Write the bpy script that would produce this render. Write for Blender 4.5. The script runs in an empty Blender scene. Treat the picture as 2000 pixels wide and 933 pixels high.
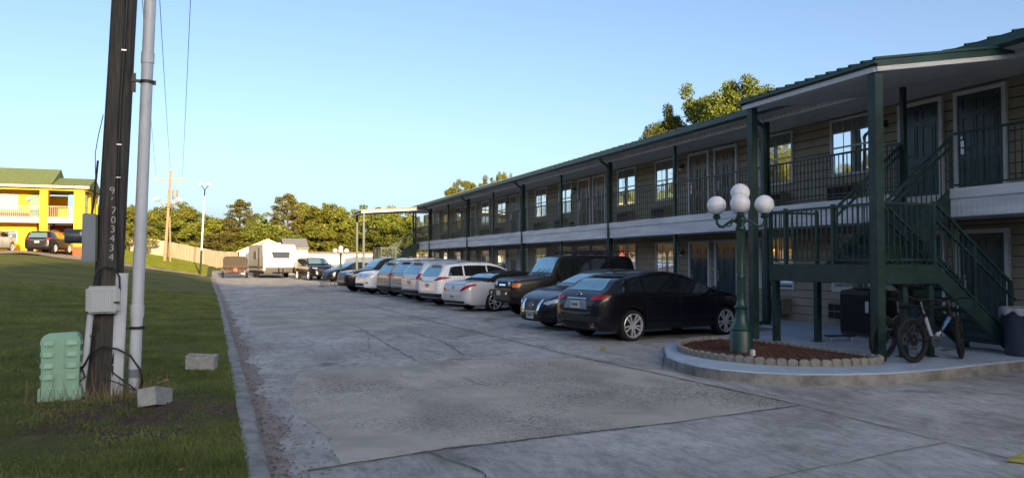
import bpy, bmesh, math, random
import numpy as np
from mathutils import Vector, Matrix
from mathutils.bvhtree import BVHTree
R = math.radians
random.seed(7)
rng = np.random.default_rng(7)
scene = bpy.context.scene
COL = scene.collection

# ------------------------------------------------------------------ materials
def nodes_of(m):
    m.use_nodes = True
    return m.node_tree, m.node_tree.nodes['Principled BSDF']

def mat(name, col, rough=.6, metal=0., var=.12, scale=3., bump=0., bscale=40., spec=.5, col2=None, stretch=None, coat=0., ior=None, obj_rand=0.):
    """procedural material: base colour mottled by two noises, optional bump"""
    m = bpy.data.materials.new(name)
    nt, b = nodes_of(m)
    N = nt.nodes.new; L = nt.links.new
    b.inputs['Roughness'].default_value = rough
    b.inputs['Metallic'].default_value = metal
    b.inputs['Specular IOR Level'].default_value = spec
    if ior: b.inputs['IOR'].default_value = ior
    if coat:
        b.inputs['Coat Weight'].default_value = coat
        b.inputs['Coat Roughness'].default_value = .03
    tc = N('ShaderNodeTexCoord'); mp = N('ShaderNodeMapping')
    L(tc.outputs['Object'], mp.inputs['Vector'])
    if stretch: mp.inputs['Scale'].default_value = stretch
    n1 = N('ShaderNodeTexNoise'); n1.inputs['Scale'].default_value = scale; n1.inputs['Detail'].default_value = 6; n1.inputs['Roughness'].default_value = .65
    L(mp.outputs['Vector'], n1.inputs['Vector'])
    rp = N('ShaderNodeValToRGB')
    a = [max(0, c*(1-var)) for c in col]; c2 = col2 if col2 else [min(1, c*(1+var)) for c in col]
    rp.color_ramp.elements[0].position = .32; rp.color_ramp.elements[1].position = .68
    rp.color_ramp.elements[0].color = (*a, 1); rp.color_ramp.elements[1].color = (*c2, 1)
    L(n1.outputs['Fac'], rp.inputs['Fac'])
    out = rp.outputs['Color']
    if obj_rand:
        oi = N('ShaderNodeObjectInfo'); mr = N('ShaderNodeMapRange')
        mr.inputs['To Min'].default_value = 1-obj_rand; mr.inputs['To Max'].default_value = 1+obj_rand
        L(oi.outputs['Random'], mr.inputs['Value'])
        hs = N('ShaderNodeHueSaturation'); L(mr.outputs['Result'], hs.inputs['Value']); L(out, hs.inputs['Color'])
        mr2 = N('ShaderNodeMapRange'); mr2.inputs['To Min'].default_value = .5-.012*obj_rand/.3; mr2.inputs['To Max'].default_value = .5+.02*obj_rand/.3
        L(oi.outputs['Random'], mr2.inputs['Value']); L(mr2.outputs['Result'], hs.inputs['Hue'])
        out = hs.outputs['Color']
    L(out, b.inputs['Base Color'])
    if bump:
        n2 = N('ShaderNodeTexNoise'); n2.inputs['Scale'].default_value = bscale; n2.inputs['Detail'].default_value = 5
        L(mp.outputs['Vector'], n2.inputs['Vector'])
        bp = N('ShaderNodeBump'); bp.inputs['Strength'].default_value = bump; bp.inputs['Distance'].default_value = .01
        L(n2.outputs['Fac'], bp.inputs['Height']); L(bp.outputs['Normal'], b.inputs['Normal'])
    return m

M = {}
M['green'] = mat('green_paint', (.012, .038, .035), .5, var=.5, scale=3.5, bump=.3, bscale=60)
M['green_lamp'] = mat('lamp_green_paint', (.012, .045, .040), .38, var=.25, scale=6, bump=.2, bscale=90)
M['white'] = mat('white_paint', (.62, .63, .64), .5, var=.07, scale=5)
M['fascia'] = mat('weathered_white_boards', (.70, .73, .78), .6, var=.25, scale=1.3, stretch=(1, .5, 5), col2=(.82, .84, .88), bump=.2, bscale=20)
M['siding'] = mat('tan_siding', (.34, .285, .205), .6, var=.12, scale=2, bump=.15, bscale=30)
M['soffit'] = mat('soffit_grey', (.58, .56, .54), .7, var=.12, scale=2)
M['doorpaint'] = mat('door_paint', (.045, .072, .088), .3, var=.25, scale=4)
M['roofmetal'] = mat('green_roof_metal', (.02, .06, .052), .4, var=.25, scale=2, bump=.1)
M['steel'] = mat('brushed_steel', (.5, .5, .52), .3, metal=1., var=.1)
M['black'] = mat('black_plastic', (.012, .012, .013), .45, var=.2, scale=12)
M['rubber'] = mat('tyre_rubber', (.012, .012, .012), .85, var=.3, scale=20, bump=.3)
M['acbeige'] = mat('beige_metal', (.22, .19, .14), .5, var=.15)
M['dark'] = mat('dark_recess', (.008, .008, .009), .8)
M['concrete_pale'] = mat('painted_concrete', (.38, .44, .52), .75, var=.16, scale=2.2, bump=.35, bscale=45)
M['kerb'] = mat('kerb_concrete', (.24, .235, .22), .9, var=.45, scale=3.2, bump=.8, bscale=30)
M['stone'] = mat('edging_stone', (.26, .25, .22), .9, var=.35, scale=9, bump=.7, bscale=40)
M['mulch'] = mat('red_mulch', (.085, .038, .022), .95, var=.65, scale=22, bump=1.0, bscale=50)
M['pvc'] = mat('white_pvc', (.52, .56, .62), .4, var=.08, scale=4)
M['greybox'] = mat('grey_box_paint', (.17, .21, .26), .5, var=.08, scale=4)
M['pedestal'] = mat('pale_green_plastic', (.26, .46, .35), .55, var=.12, scale=5)
M['pvcbox'] = mat('light_grey_plastic', (.40, .44, .47), .45, var=.05)
M['block'] = mat('cinder_block', (.32, .33, .33), .95, var=.22, scale=12, bump=.8, bscale=70)
M['yellow'] = mat('yellow_stucco', (.82, .50, .008), .7, var=.04, scale=2, bump=.2)
M['redtrim'] = mat('brick_red_band', (.35, .07, .03), .8, var=.2, scale=6)
M['roofolive'] = mat('olive_shingle', (.13, .17, .06), .85, var=.2, scale=4, bump=.4, bscale=15)
M['cream'] = mat('cream_trim', (.7, .58, .36), .6, var=.06)
M['tealdoor'] = mat('teal_door', (.10, .20, .16), .5)
M['fencewood'] = mat('tan_fence_boards', (.42, .35, .26), .85, var=.25, scale=2.2, stretch=(5, 5, .4))
M['polewood'] = mat('brown_pole_wood', (.30, .21, .13), .85, var=.3, scale=4, stretch=(6, 6, .5))  # brown wood of the distant poles
M['asphalt_path'] = mat('worn_drive_concrete', (.30, .24, .20), .9, var=.2, scale=.8)
M['trailerwhite'] = mat('trailer_white', (.62, .58, .52), .35, var=.04)
M['rust'] = mat('rusty_brown_steel', (.10, .055, .03), .75, var=.45, scale=3.5, bump=.3)
M['globe'] = mat('opal_globe', (.74, .75, .78), .25, var=.12, scale=5)
M['chrome'] = mat('chrome', (.75, .75, .77), .12, metal=1., var=.03)
M['alloy'] = mat('alloy_silver', (.72, .73, .75), .35, metal=.5, var=.05)
M['darkalloy'] = mat('dark_alloy', (.06, .06, .065), .35, metal=.8, var=.1)
M['glass_car'] = mat('car_glass', (.012, .016, .018), .04, spec=.9, var=.05, ior=1.6)
M['glass_teal'] = mat('tinted_rear_glass', (.26, .42, .45), .04, metal=.65, var=.08)
M['tail'] = mat('red_lamp_lens', (.35, .01, .012), .12, var=.2, scale=20)
M['amber'] = mat('amber_lens', (.75, .16, .01), .15, var=.1)
M['headl'] = mat('headlamp_lens', (.50, .54, .58), .08, metal=.5, var=.3, scale=18)
M['plate'] = mat('licence_plate', (.5, .52, .52), .4, var=.2, scale=30)
M['canmat'] = mat('grey_plastic_can', (.035, .045, .075), .5, var=.15)
M['bag'] = mat('clear_bag', (.4, .42, .48), .25, var=.1)
M['condenser'] = mat('dark_condenser', (.035, .035, .04), .6, var=.2)
M['bark'] = mat('bark', (.09, .06, .04), .9, var=.35, scale=4, bump=.6, stretch=(4, 4, .8))
M['yellowline'] = mat('worn_yellow_line', (.42, .34, .07), .9, var=.3, scale=9)
M['whitewall'] = mat('white_siding_wall', (.62, .62, .62), .7, var=.06)
M['bluewall'] = mat('blue_grey_wall', (.28, .30, .36), .8, var=.08)
M['greyroof'] = mat('grey_roof', (.20, .20, .21), .8, var=.15)
M['curtain'] = mat('curtain_cloth', (.5, .48, .43), .9, var=.1, stretch=(1, 14, 1), scale=2)
M['cable'] = mat('black_cable', (.01, .01, .011), .5)
M['wire'] = mat('grey_wire', (.18, .19, .21), .5)
M['drygrass'] = mat('dry_stalks', (.16, .13, .07), .9, var=.3, scale=8)
M['bluecloth'] = mat('blue_bike_paint', (.10, .22, .42), .3)

# window glass of the motel: a reflecting pane
def window_glass():
    m = bpy.data.materials.new('window_glass'); nt, b = nodes_of(m)
    N = nt.nodes.new; L = nt.links.new
    b.inputs['Metallic'].default_value = .9; b.inputs['Roughness'].default_value = .03
    b.inputs['Base Color'].default_value = (.86, .88, .9, 1)
    tc = N('ShaderNodeTexCoord'); n = N('ShaderNodeTexNoise'); n.inputs['Scale'].default_value = 1.6
    L(tc.outputs['Object'], n.inputs['Vector'])
    bp = N('ShaderNodeBump'); bp.inputs['Strength'].default_value = .10; bp.inputs['Distance'].default_value = .03
    L(n.outputs['Fac'], bp.inputs['Height']); L(bp.outputs['Normal'], b.inputs['Normal'])
    return m
M['winglass'] = window_glass()

def old_wood():
    m = bpy.data.materials.new('weathered_pole_wood'); nt, b = nodes_of(m)
    N = nt.nodes.new; L = nt.links.new
    b.inputs['Roughness'].default_value = .9
    tc = N('ShaderNodeTexCoord'); mp = N('ShaderNodeMapping'); mp.inputs['Scale'].default_value = (14, 14, .7)
    L(tc.outputs['Object'], mp.inputs['Vector'])
    n = N('ShaderNodeTexNoise'); n.inputs['Scale'].default_value = 2.2; n.inputs['Detail'].default_value = 8; n.inputs['Roughness'].default_value = .7
    L(mp.outputs['Vector'], n.inputs['Vector'])
    rp = N('ShaderNodeValToRGB'); e = rp.color_ramp.elements
    e[0].position = .33; e[0].color = (.018, .017, .016, 1); e[1].position = .72; e[1].color = (.105, .098, .090, 1)
    L(n.outputs['Fac'], rp.inputs['Fac']); L(rp.outputs['Color'], b.inputs['Base Color'])
    bp = N('ShaderNodeBump'); bp.inputs['Strength'].default_value = .9; bp.inputs['Distance'].default_value = .012
    L(n.outputs['Fac'], bp.inputs['Height']); L(bp.outputs['Normal'], b.inputs['Normal'])
    return m
M['oldwood'] = old_wood()

def paint(name, col, metal=.0, rough=.25):
    m = mat(name, col, rough, metal=metal, var=.05, scale=2, coat=.15 if rough > .3 and metal == 0 else (.35 if max(col) < .03 else .6), spec=.35)
    return m
P = {
 'black': paint('black_car_paint', (.006, .006, .009)),
 'navy': paint('dark_navy_paint', (.006, .007, .014)),
 'jet': paint('jet_black_paint', (.010, .010, .011), rough=.35),
 'silver': paint('silver_paint', (.50, .53, .58), .15, .3),
 'white': paint('white_car_paint', (.78, .80, .84)),
 'silver2': paint('pale_silver_paint', (.52, .56, .62), .1, .3),
 'grey': paint('grey_car_paint', (.20, .25, .33), .1, .3),
 'brown': paint('taupe_car_paint', (.26, .27, .29), .1, .3),
 'softtop': mat('black_soft_top', (.006, .006, .007), .9, var=.2, scale=30, bump=.3),
}

# ground colours
def lot_material():
    m = bpy.data.materials.new('old_concrete'); nt, b = nodes_of(m)
    N = nt.nodes.new; L = nt.links.new
    b.inputs['Roughness'].default_value = .88
    tc = N('ShaderNodeTexCoord')
    def noise(s, d=6, r=.6, sc=None, w=0):
        n = N('ShaderNodeTexNoise'); n.inputs['Scale'].default_value = s; n.inputs['Detail'].default_value = d; n.inputs['Roughness'].default_value = r
        n.inputs['Distortion'].default_value = w
        if sc:
            mp = N('ShaderNodeMapping'); mp.inputs['Scale'].default_value = sc; L(tc.outputs['Object'], mp.inputs['Vector']); L(mp.outputs['Vector'], n.inputs['Vector'])
        else: L(tc.outputs['Object'], n.inputs['Vector'])
        return n
    def ramp(src, p0, c0, p1, c1):
        r = N('ShaderNodeValToRGB'); e = r.color_ramp.elements
        e[0].position = p0; e[0].color = (*c0, 1); e[1].position = p1; e[1].color = (*c1, 1)
        L(src, r.inputs['Fac']); return r.outputs['Color']
    def mix(a, bb, fac, mode='MIX', f=1.):
        x = N('ShaderNodeMix'); x.data_type = 'RGBA'; x.blend_type = mode
        x.inputs[0].default_value = f
        if fac is not None: L(fac, x.inputs[0])
        L(a, x.inputs[6]); L(bb, x.inputs[7]); return x.outputs[2]
    big = noise(.35, 5, .6, w=.6)
    c = ramp(big.outputs['Fac'], .36, (.385, .365, .335), .64, (.60, .58, .55))
    med = noise(1.6, 8, .72, w=.3)
    c2 = ramp(med.outputs['Fac'], .30, (.55, .55, .56), .62, (1, 1, 1))
    c = mix(c, c2, None, 'MULTIPLY', .75)
    st = noise(2.2, 8, .75, (1.3, .38, 1), .8)     # dark drag streaks along the slabs
    c3 = ramp(st.outputs['Fac'], .36, (.42, .42, .43), .52, (1, 1, 1))
    c = mix(c, c3, None, 'MULTIPLY', .5)
    wh = noise(1.1, 6, .7, (1, .6, 1), .6)         # pale washed spots
    c4 = ramp(wh.outputs['Fac'], .60, (0, 0, 0), .74, (.17, .18, .20))
    c = mix(c, c4, None, 'ADD', 1.)
    grit = noise(11, 8, .8, (1, .45, 1), .5)
    cg = ramp(grit.outputs['Fac'], .40, (.70, .70, .70), .56, (1.08, 1.08, 1.08))
    c = mix(c, cg, None, 'MULTIPLY', .75)
    oil = noise(.9, 3, .5, (1, 1.3, 1), .2)
    co_ = ramp(oil.outputs['Fac'], .30, (.45, .44, .42), .37, (1, 1, 1))
    c = mix(c, co_, None, 'MULTIPLY', .8)
    fine = noise(75, 4, .7)
    c5 = ramp(fine.outputs['Fac'], .3, (.68, .68, .68), .7, (1.16, 1.16, 1.16))
    c = mix(c, c5, None, 'MULTIPLY', .8)
    L(c, b.inputs['Base Color'])
    f2 = noise(38, 6, .7)
    bp = N('ShaderNodeBump'); bp.inputs['Strength'].default_value = .55; bp.inputs['Distance'].default_value = .012
    L(f2.outputs['Fac'], bp.inputs['Height']); L(bp.outputs['Normal'], b.inputs['Normal'])
    return m
M['lot'] = lot_material()

def patch_material(name, tint, grit=.5):
    m = bpy.data.materials.new(name); nt, b = nodes_of(m)
    N = nt.nodes.new; L = nt.links.new
    b.inputs['Roughness'].default_value = .92
    tc = N('ShaderNodeTexCoord')
    n1 = N('ShaderNodeTexNoise'); n1.inputs['Scale'].default_value = .9; n1.inputs['Detail'].default_value = 7; n1.inputs['Distortion'].default_value = .5; n1.inputs['Roughness'].default_value=.65
    mp = N('ShaderNodeMapping'); mp.inputs['Scale'].default_value = (1, .7, 1); mp.inputs['Rotation'].default_value = (0, 0, .4)
    L(tc.outputs['Object'], mp.inputs['Vector']); L(mp.outputs['Vector'], n1.inputs['Vector'])
    r = N('ShaderNodeValToRGB'); e = r.color_ramp.elements
    e[0].position = .34; e[0].color = (*[c*.72 for c in tint], 1); e[1].position = .68; e[1].color = (*[c*1.22 for c in tint], 1)
    L(n1.outputs['Fac'], r.inputs['Fac'])
    n2 = N('ShaderNodeTexNoise'); n2.inputs['Scale'].default_value = 24; n2.inputs['Detail'].default_value = 5; n2.inputs['Distortion'].default_value = 1.6
    L(tc.outputs['Object'], n2.inputs['Vector'])
    r2 = N('ShaderNodeValToRGB'); e = r2.color_ramp.elements
    e[0].position = .42; e[0].color = (.40, .40, .40, 1); e[1].position = .52; e[1].color = (1, 1, 1, 1)
    L(n2.outputs['Fac'], r2.inputs['Fac'])
    n3 = N('ShaderNodeTexNoise'); n3.inputs['Scale'].default_value = .55; L(tc.outputs['Object'], n3.inputs['Vector'])
    r3 = N('ShaderNodeMapRange'); r3.inputs['From Min'].default_value = .4; r3.inputs['From Max'].default_value = .62; r3.inputs['To Max'].default_value = grit
    L(n3.outputs['Fac'], r3.inputs['Value'])
    x = N('ShaderNodeMix'); x.data_type = 'RGBA'; x.blend_type = 'MULTIPLY'
    L(r3.outputs['Result'], x.inputs[0]); L(r.outputs['Color'], x.inputs[6]); L(r2.outputs['Color'], x.inputs[7])
    L(x.outputs[2], b.inputs['Base Color'])
    bp = N('ShaderNodeBump'); bp.inputs['Strength'].default_value = .8; bp.inputs['Distance'].default_value = .015
    L(n2.outputs['Fac'], bp.inputs['Height']); L(bp.outputs['Normal'], b.inputs['Normal'])
    return m
M['patch'] = patch_material('rough_patch_concrete', (.44, .41, .35), 1.0)
M['patch2'] = patch_material('smooth_patch_concrete', (.40, .385, .345), .25)
M['gutterdirt'] = mat('gutter_dirt', (.25, .205, .175), .95, var=.25, scale=7, bump=.4, bscale=40, col2=(.32, .28, .25))
M['crack'] = mat('dark_joint', (.09, .087, .08), .95, var=.3)

def lawn_material():
    m = bpy.data.materials.new('lawn_ground'); nt, b = nodes_of(m)
    N = nt.nodes.new; L = nt.links.new
    b.inputs['Roughness'].default_value = .95; b.inputs['Specular IOR Level'].default_value = .15
    tc = N('ShaderNodeTexCoord')
    def noise(s, d=6, r=.6, w=0.):
        n = N('ShaderNodeTexNoise'); n.inputs['Scale'].default_value = s; n.inputs['Detail'].default_value = d; n.inputs['Roughness'].default_value = r; n.inputs['Distortion'].default_value = w
        L(tc.outputs['Object'], n.inputs['Vector']); return n
    a = noise(.5, 6); r = N('ShaderNodeValToRGB'); e = r.color_ramp.elements
    e[0].position = .36; e[0].color = (.095, .125, .036, 1); e[1].position = .66; e[1].color = (.165, .175, .062, 1)
    L(a.outputs['Fac'], r.inputs['Fac'])
    f = noise(30, 5, .8); r2 = N('ShaderNodeValToRGB'); e = r2.color_ramp.elements
    e[0].position = .3; e[0].color = (.45, .5, .4, 1); e[1].position = .72; e[1].color = (1.5, 1.4, 1.2, 1)
    L(f.outputs['Fac'], r2.inputs['Fac'])
    x = N('ShaderNodeMix'); x.data_type = 'RGBA'; x.blend_type = 'MULTIPLY'; x.inputs[0].default_value = .9
    L(r.outputs['Color'], x.inputs[6]); L(r2.outputs['Color'], x.inputs[7])
    # bare soil: random patches plus the worn ground about the pole
    d = noise(.7, 7, .7, .8); mr = N('ShaderNodeMapRange'); mr.inputs['From Min'].default_value = .56; mr.inputs['From Max'].default_value = .70
    L(d.outputs['Fac'], mr.inputs['Value'])
    sm = N('ShaderNodeVectorMath'); sm.operation = 'SUBTRACT'; sm.inputs[1].default_value = (-.7, 8.6, .2)
    L(tc.outputs['Object'], sm.inputs[0])
    sc = N('ShaderNodeVectorMath'); sc.operation = 'MULTIPLY'; sc.inputs[1].default_value = (.5, .55, 0)
    L(sm.outputs[0], sc.inputs[0])
    ln = N('ShaderNodeVectorMath'); ln.operation = 'LENGTH'; L(sc.outputs[0], ln.inputs[0])
    d2 = noise(1.8, 6, .7, 1.)
    ad = N('ShaderNodeMath'); ad.operation = 'MULTIPLY_ADD'; ad.inputs[1].default_value = -2.6; L(d2.outputs['Fac'], ad.inputs[0]); L(ln.outputs['Value'], ad.inputs[2])
    m2 = N('ShaderNodeMapRange'); m2.inputs['From Min'].default_value = -.50; m2.inputs['From Max'].default_value = -.85
    L(ad.outputs[0], m2.inputs['Value'])
    mx = N('ShaderNodeMath'); mx.operation = 'MAXIMUM'; L(mr.outputs['Result'], mx.inputs[0]); L(m2.outputs['Result'], mx.inputs[1])
    so = N('ShaderNodeValToRGB'); e = so.color_ramp.elements
    e[0].position = .35; e[0].color = (.07, .045, .03, 1); e[1].position = .7; e[1].color = (.19, .13, .095, 1)
    s2 = noise(9, 6, .7); L(s2.outputs['Fac'], so.inputs['Fac'])
    y = N('ShaderNodeMix'); y.data_type = 'RGBA'
    L(mx.outputs[0], y.inputs[0]); L(x.outputs[2], y.inputs[6]); L(so.outputs['Color'], y.inputs[7])
    L(y.outputs[2], b.inputs['Base Color'])
    bp = N('ShaderNodeBump'); bp.inputs['Strength'].default_value = 1.; bp.inputs['Distance'].default_value = .04
    L(f.outputs['Fac'], bp.inputs['Height']); L(bp.outputs['Normal'], b.inputs['Normal'])
    return m
M['lawn'] = lawn_material()

def leafmat(name, c0, c1, tr=.25):
    m = mat(name, c0, .75, var=.35, scale=.9, col2=c1, obj_rand=.22, spec=.2)
    nt = m.node_tree; b = nt.nodes['Principled BSDF']; out = nt.nodes['Material Output']
    t = nt.nodes.new('ShaderNodeBsdfTranslucent'); mx = nt.nodes.new('ShaderNodeMixShader'); mx.inputs[0].default_value = tr
    src = b.inputs['Base Color'].links[0].from_socket
    nt.links.new(src, t.inputs['Color']); nt.links.new(b.outputs[0], mx.inputs[1]); nt.links.new(t.outputs[0], mx.inputs[2]); nt.links.new(mx.outputs[0], out.inputs['Surface'])
    return m
M['leaf_a'] = leafmat('olive_leaves', (.125, .145, .02), (.20, .205, .032), .1)
M['leaf_b'] = leafmat('mid_green_leaves', (.09, .12, .018), (.16, .18, .03), .1)
M['leaf_pine'] = leafmat('pine_needles', (.12, .12, .03), (.185, .17, .045), .08)
M['leaf_bright'] = leafmat('bright_green_leaves', (.12, .16, .018), (.18, .20, .03), .3)
M['blade'] = leafmat('grass_blades', (.09, .14, .035), (.20, .225, .072), .3)

# ------------------------------------------------------------------ mesh builder
def wloc(o):
    v = Vector((0, 0, 0))
    while o is not None:
        v += o.location; o = o.parent
    return v

class MB:
    def __init__(s): s.v = []; s.f = []
    def add(s, vs, fs):
        n = len(s.v); s.v += [tuple(v) for v in vs]; s.f += [tuple(i+n for i in f) for f in fs]; return s
    def box(s, x0, x1, y0, y1, z0, z1, rot=None, c=None):
        vs = [Vector(p) for p in ((x0,y0,z0),(x1,y0,z0),(x1,y1,z0),(x0,y1,z0),(x0,y0,z1),(x1,y0,z1),(x1,y1,z1),(x0,y1,z1))]
        if rot is not None:
            c = Vector(c) if c is not None else Vector(((x0+x1)/2,(y0+y1)/2,(z0+z1)/2))
            vs = [rot @ (v-c) + c for v in vs]
        return s.add(vs, [(0,3,2,1),(4,5,6,7),(0,1,5,4),(1,2,6,5),(2,3,7,6),(3,0,4,7)])
    def cb(s, c, sz, rot=None):
        return s.box(c[0]-sz[0]/2,c[0]+sz[0]/2,c[1]-sz[1]/2,c[1]+sz[1]/2,c[2]-sz[2]/2,c[2]+sz[2]/2,rot,c)
    def beam(s, p0, p1, w, h, up=(0,0,1)):
        """rectangular bar between two points"""
        p0 = Vector(p0); p1 = Vector(p1); d = (p1-p0).normalized(); up = Vector(up)
        if abs(d.dot(up)) > .99: up = Vector((1,0,0))
        sx = d.cross(up).normalized(); sy = sx.cross(d).normalized()
        vs = []
        for p in (p0, p1):
            for a, b in ((-1,-1),(1,-1),(1,1),(-1,1)): vs.append(p + sx*a*w/2 + sy*b*h/2)
        return s.add(vs, [(3,2,1,0),(4,5,6,7),(0,1,5,4),(1,2,6,5),(2,3,7,6),(3,0,4,7)])
    def tube(s, pts, r, n=8, cap=True):
        pts = [Vector(p) for p in pts]; k = len(pts)
        rs = r if isinstance(r, (list, tuple)) else [r]*k
        base = len(s.v); up = Vector((0,0,1)); prev = None; fs = []; vs = []
        for i, p in enumerate(pts):
            d = (pts[min(i+1,k-1)]-pts[max(i-1,0)]).normalized()
            if prev is None:
                a = d.cross(up) if abs(d.dot(up)) < .95 else d.cross(Vector((1,0,0)))
            else: a = prev - d*prev.dot(d)
            a.normalize(); prev = a; b = d.cross(a)
            for j in range(n):
                t = 2*math.pi*j/n; vs.append(p + (a*math.cos(t)+b*math.sin(t))*rs[i])
        for i in range(k-1):
            for j in range(n):
                fs.append((i*n+j, i*n+(j+1)%n, (i+1)*n+(j+1)%n, (i+1)*n+j))
        if cap: fs.append(tuple(range(n-1,-1,-1))); fs.append(tuple((k-1)*n+j for j in range(n)))
        return s.add(vs, fs)
    def lathe(s, prof, c=(0,0,0), n=20, axis='z', rot=None):
        vs = []; fs = []; k = len(prof)
        for r, h in prof:
            for j in range(n):
                t = 2*math.pi*j/n; a, b = r*math.cos(t), r*math.sin(t)
                p = Vector((a,b,h)) if axis == 'z' else (Vector((h,a,b)) if axis == 'x' else Vector((a,h,-b)))
                if rot is not None: p = rot @ p
                vs.append(p + Vector(c))
        for i in range(k-1):
            for j in range(n): fs.append((i*n+j, i*n+(j+1)%n, (i+1)*n+(j+1)%n, (i+1)*n+j))
        if prof[0][0] < .01: fs.append(tuple(range(n-1,-1,-1)))
        if prof[-1][0] < .01: fs.append(tuple((k-1)*n+j for j in range(n)))
        return s.add(vs, fs)
    def sphere(s, c, r, nu=18, nv=10, sc=(1,1,1)):
        prof = [(max(1e-4, r*math.sin(math.pi*i/nv)), -r*math.cos(math.pi*i/nv)) for i in range(nv+1)]
        n0 = len(s.v); s.lathe(prof, (0,0,0), nu)
        for i in range(n0, len(s.v)):
            v = s.v[i]; s.v[i] = (v[0]*sc[0]+c[0], v[1]*sc[1]+c[1], v[2]*sc[2]+c[2])
        return s
    def prism(s, poly, z0, z1, plane='xy'):
        n = len(poly)
        def P3(p, h): return (p[0],p[1],h) if plane == 'xy' else ((p[0],h,p[1]) if plane == 'xz' else (h,p[0],p[1]))
        vs = [P3(p,z0) for p in poly]+[P3(p,z1) for p in poly]
        fs = [tuple(range(n-1,-1,-1)), tuple(range(n,2*n))]+[(i,(i+1)%n,n+(i+1)%n,n+i) for i in range(n)]
        return s.add(vs, fs)
    def quad(s, a, b, c, d): return s.add([a,b,c,d], [(0,1,2,3)])
    def build(s, name, m, parent=None, smooth=0, bevel=0, raw=False):
        off = Vector((0,0,0)) if raw else wloc(parent)
        me = bpy.data.meshes.new(name)
        me.from_pydata([(v[0]-off.x, v[1]-off.y, v[2]-off.z) for v in s.v], [], s.f)
        bm = bmesh.new(); bm.from_mesh(me)
        bmesh.ops.recalc_face_normals(bm, faces=bm.faces[:])
        if bevel:
            bmesh.ops.bevel(bm, geom=[e for e in bm.edges if len(e.link_faces) == 2 and e.calc_face_angle(0) > .6], offset=bevel, segments=2, affect='EDGES', clamp_overlap=True)
        bm.to_mesh(me); bm.free()
        for mm in (m if isinstance(m, (list,tuple)) else [m]): me.materials.append(mm)
        if smooth:
            me.shade_smooth(); me.set_sharp_from_angle(angle=R(smooth))
        o = bpy.data.objects.new(name, me); COL.objects.link(o); o.parent = parent
        return o

def tag(o, label=None, cat=None, group=None, kind=None):
    if label: o['label'] = label
    if cat: o['category'] = cat
    if group: o['group'] = group
    if kind: o['kind'] = kind
    return o
def thing(name, label, cat, loc=(0,0,0), group=None):
    o = bpy.data.objects.new(name, None); COL.objects.link(o); o.location = loc; o.empty_display_size = .3
    return tag(o, label, cat, group)
def copy_tree(o, parent=None):
    c = o.copy(); COL.objects.link(c); c.parent = parent
    for ch in list(o.children): copy_tree(ch, c)
    return c
def interp(pts):
    """smooth monotone interpolation through control points (x ascending)"""
    xs = np.array([p[0] for p in pts], float); ys = np.array([p[1] for p in pts], float)
    h = np.diff(xs); d = np.diff(ys)/h; m = np.zeros_like(xs)
    for i in range(1, len(xs)-1):
        if d[i-1]*d[i] > 0:
            w1 = 2*h[i]+h[i-1]; w2 = h[i]+2*h[i-1]; m[i] = (w1+w2)/(w1/d[i-1]+w2/d[i])
    m[0] = d[0]; m[-1] = d[-1]
    def f(x):
        x = min(max(x, xs[0]), xs[-1]); i = min(max(int(np.searchsorted(xs, x)-1), 0), len(xs)-2)
        t = (x-xs[i])/h[i]; t2 = t*t; t3 = t2*t
        return float((2*t3-3*t2+1)*ys[i]+(t3-2*t2+t)*h[i]*m[i]+(-2*t3+3*t2)*ys[i+1]+(t3-t2)*h[i]*m[i+1])
    return f
def text_mesh(body, size, depth, m, name, parent, mw):
    cu = bpy.data.curves.new(name, 'FONT'); cu.body = body; cu.size = size; cu.extrude = depth; cu.align_x = 'CENTER'; cu.align_y = 'CENTER'
    cu.resolution_u = 3
    t = bpy.data.objects.new(name, cu); COL.objects.link(t)
    dg = bpy.context.evaluated_depsgraph_get(); me = bpy.data.meshes.new_from_object(t.evaluated_get(dg))
    bpy.data.objects.remove(t); bpy.data.curves.remove(cu)
    off = wloc(parent); me.transform(Matrix.Translation(-off) @ mw)
    me.materials.clear(); me.materials.append(m); me.name = name
    o = bpy.data.objects.new(name, me); COL.objects.link(o); o.parent = parent
    return o

# ------------------------------------------------------------------ terrain
_kx = interp([(-80,.25),(6,.2),(11,.15),(20,.03),(40,-.3),(68,-.95),(78,-1.1),(400,-6)])
def kerbx(y): return _kx(y)
def sst(a, b, x):
    t = min(max((x-a)/(b-a), 0), 1); return t*t*(3-2*t)
def lotz(y):
    z = 0.
    if y > 45: z += .0125*(min(y, 70)-45)
    if y > 70: z += min(.035*(y-70), 1.0)
    if y < -50: z += 28*sst(-50, -100, y)  # unseen hill added behind the camera to shade the foreground
    return z
def shade_hill_bumps(x, y):  # uneven crest of the added shading hill
    if y > -50: return 0
    return sst(-50, -95, y)*(1.3*math.sin(x*.21+1)+.9*math.sin(x*.53)+.7*math.sin(x*.97+2))
def gz(x, y):
    z = lotz(y) + shade_hill_bumps(x, y)
    t = kerbx(y)-x
    if t > 0:
        z += .12 + .17*min(t, 12)*min(max((y-12)/55, 0), 1.0) + 0
        z += .03*math.sin(x*1.3+y*.4)*min(t/2, 1) * sst(5, 10, t)
    return z
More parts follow.
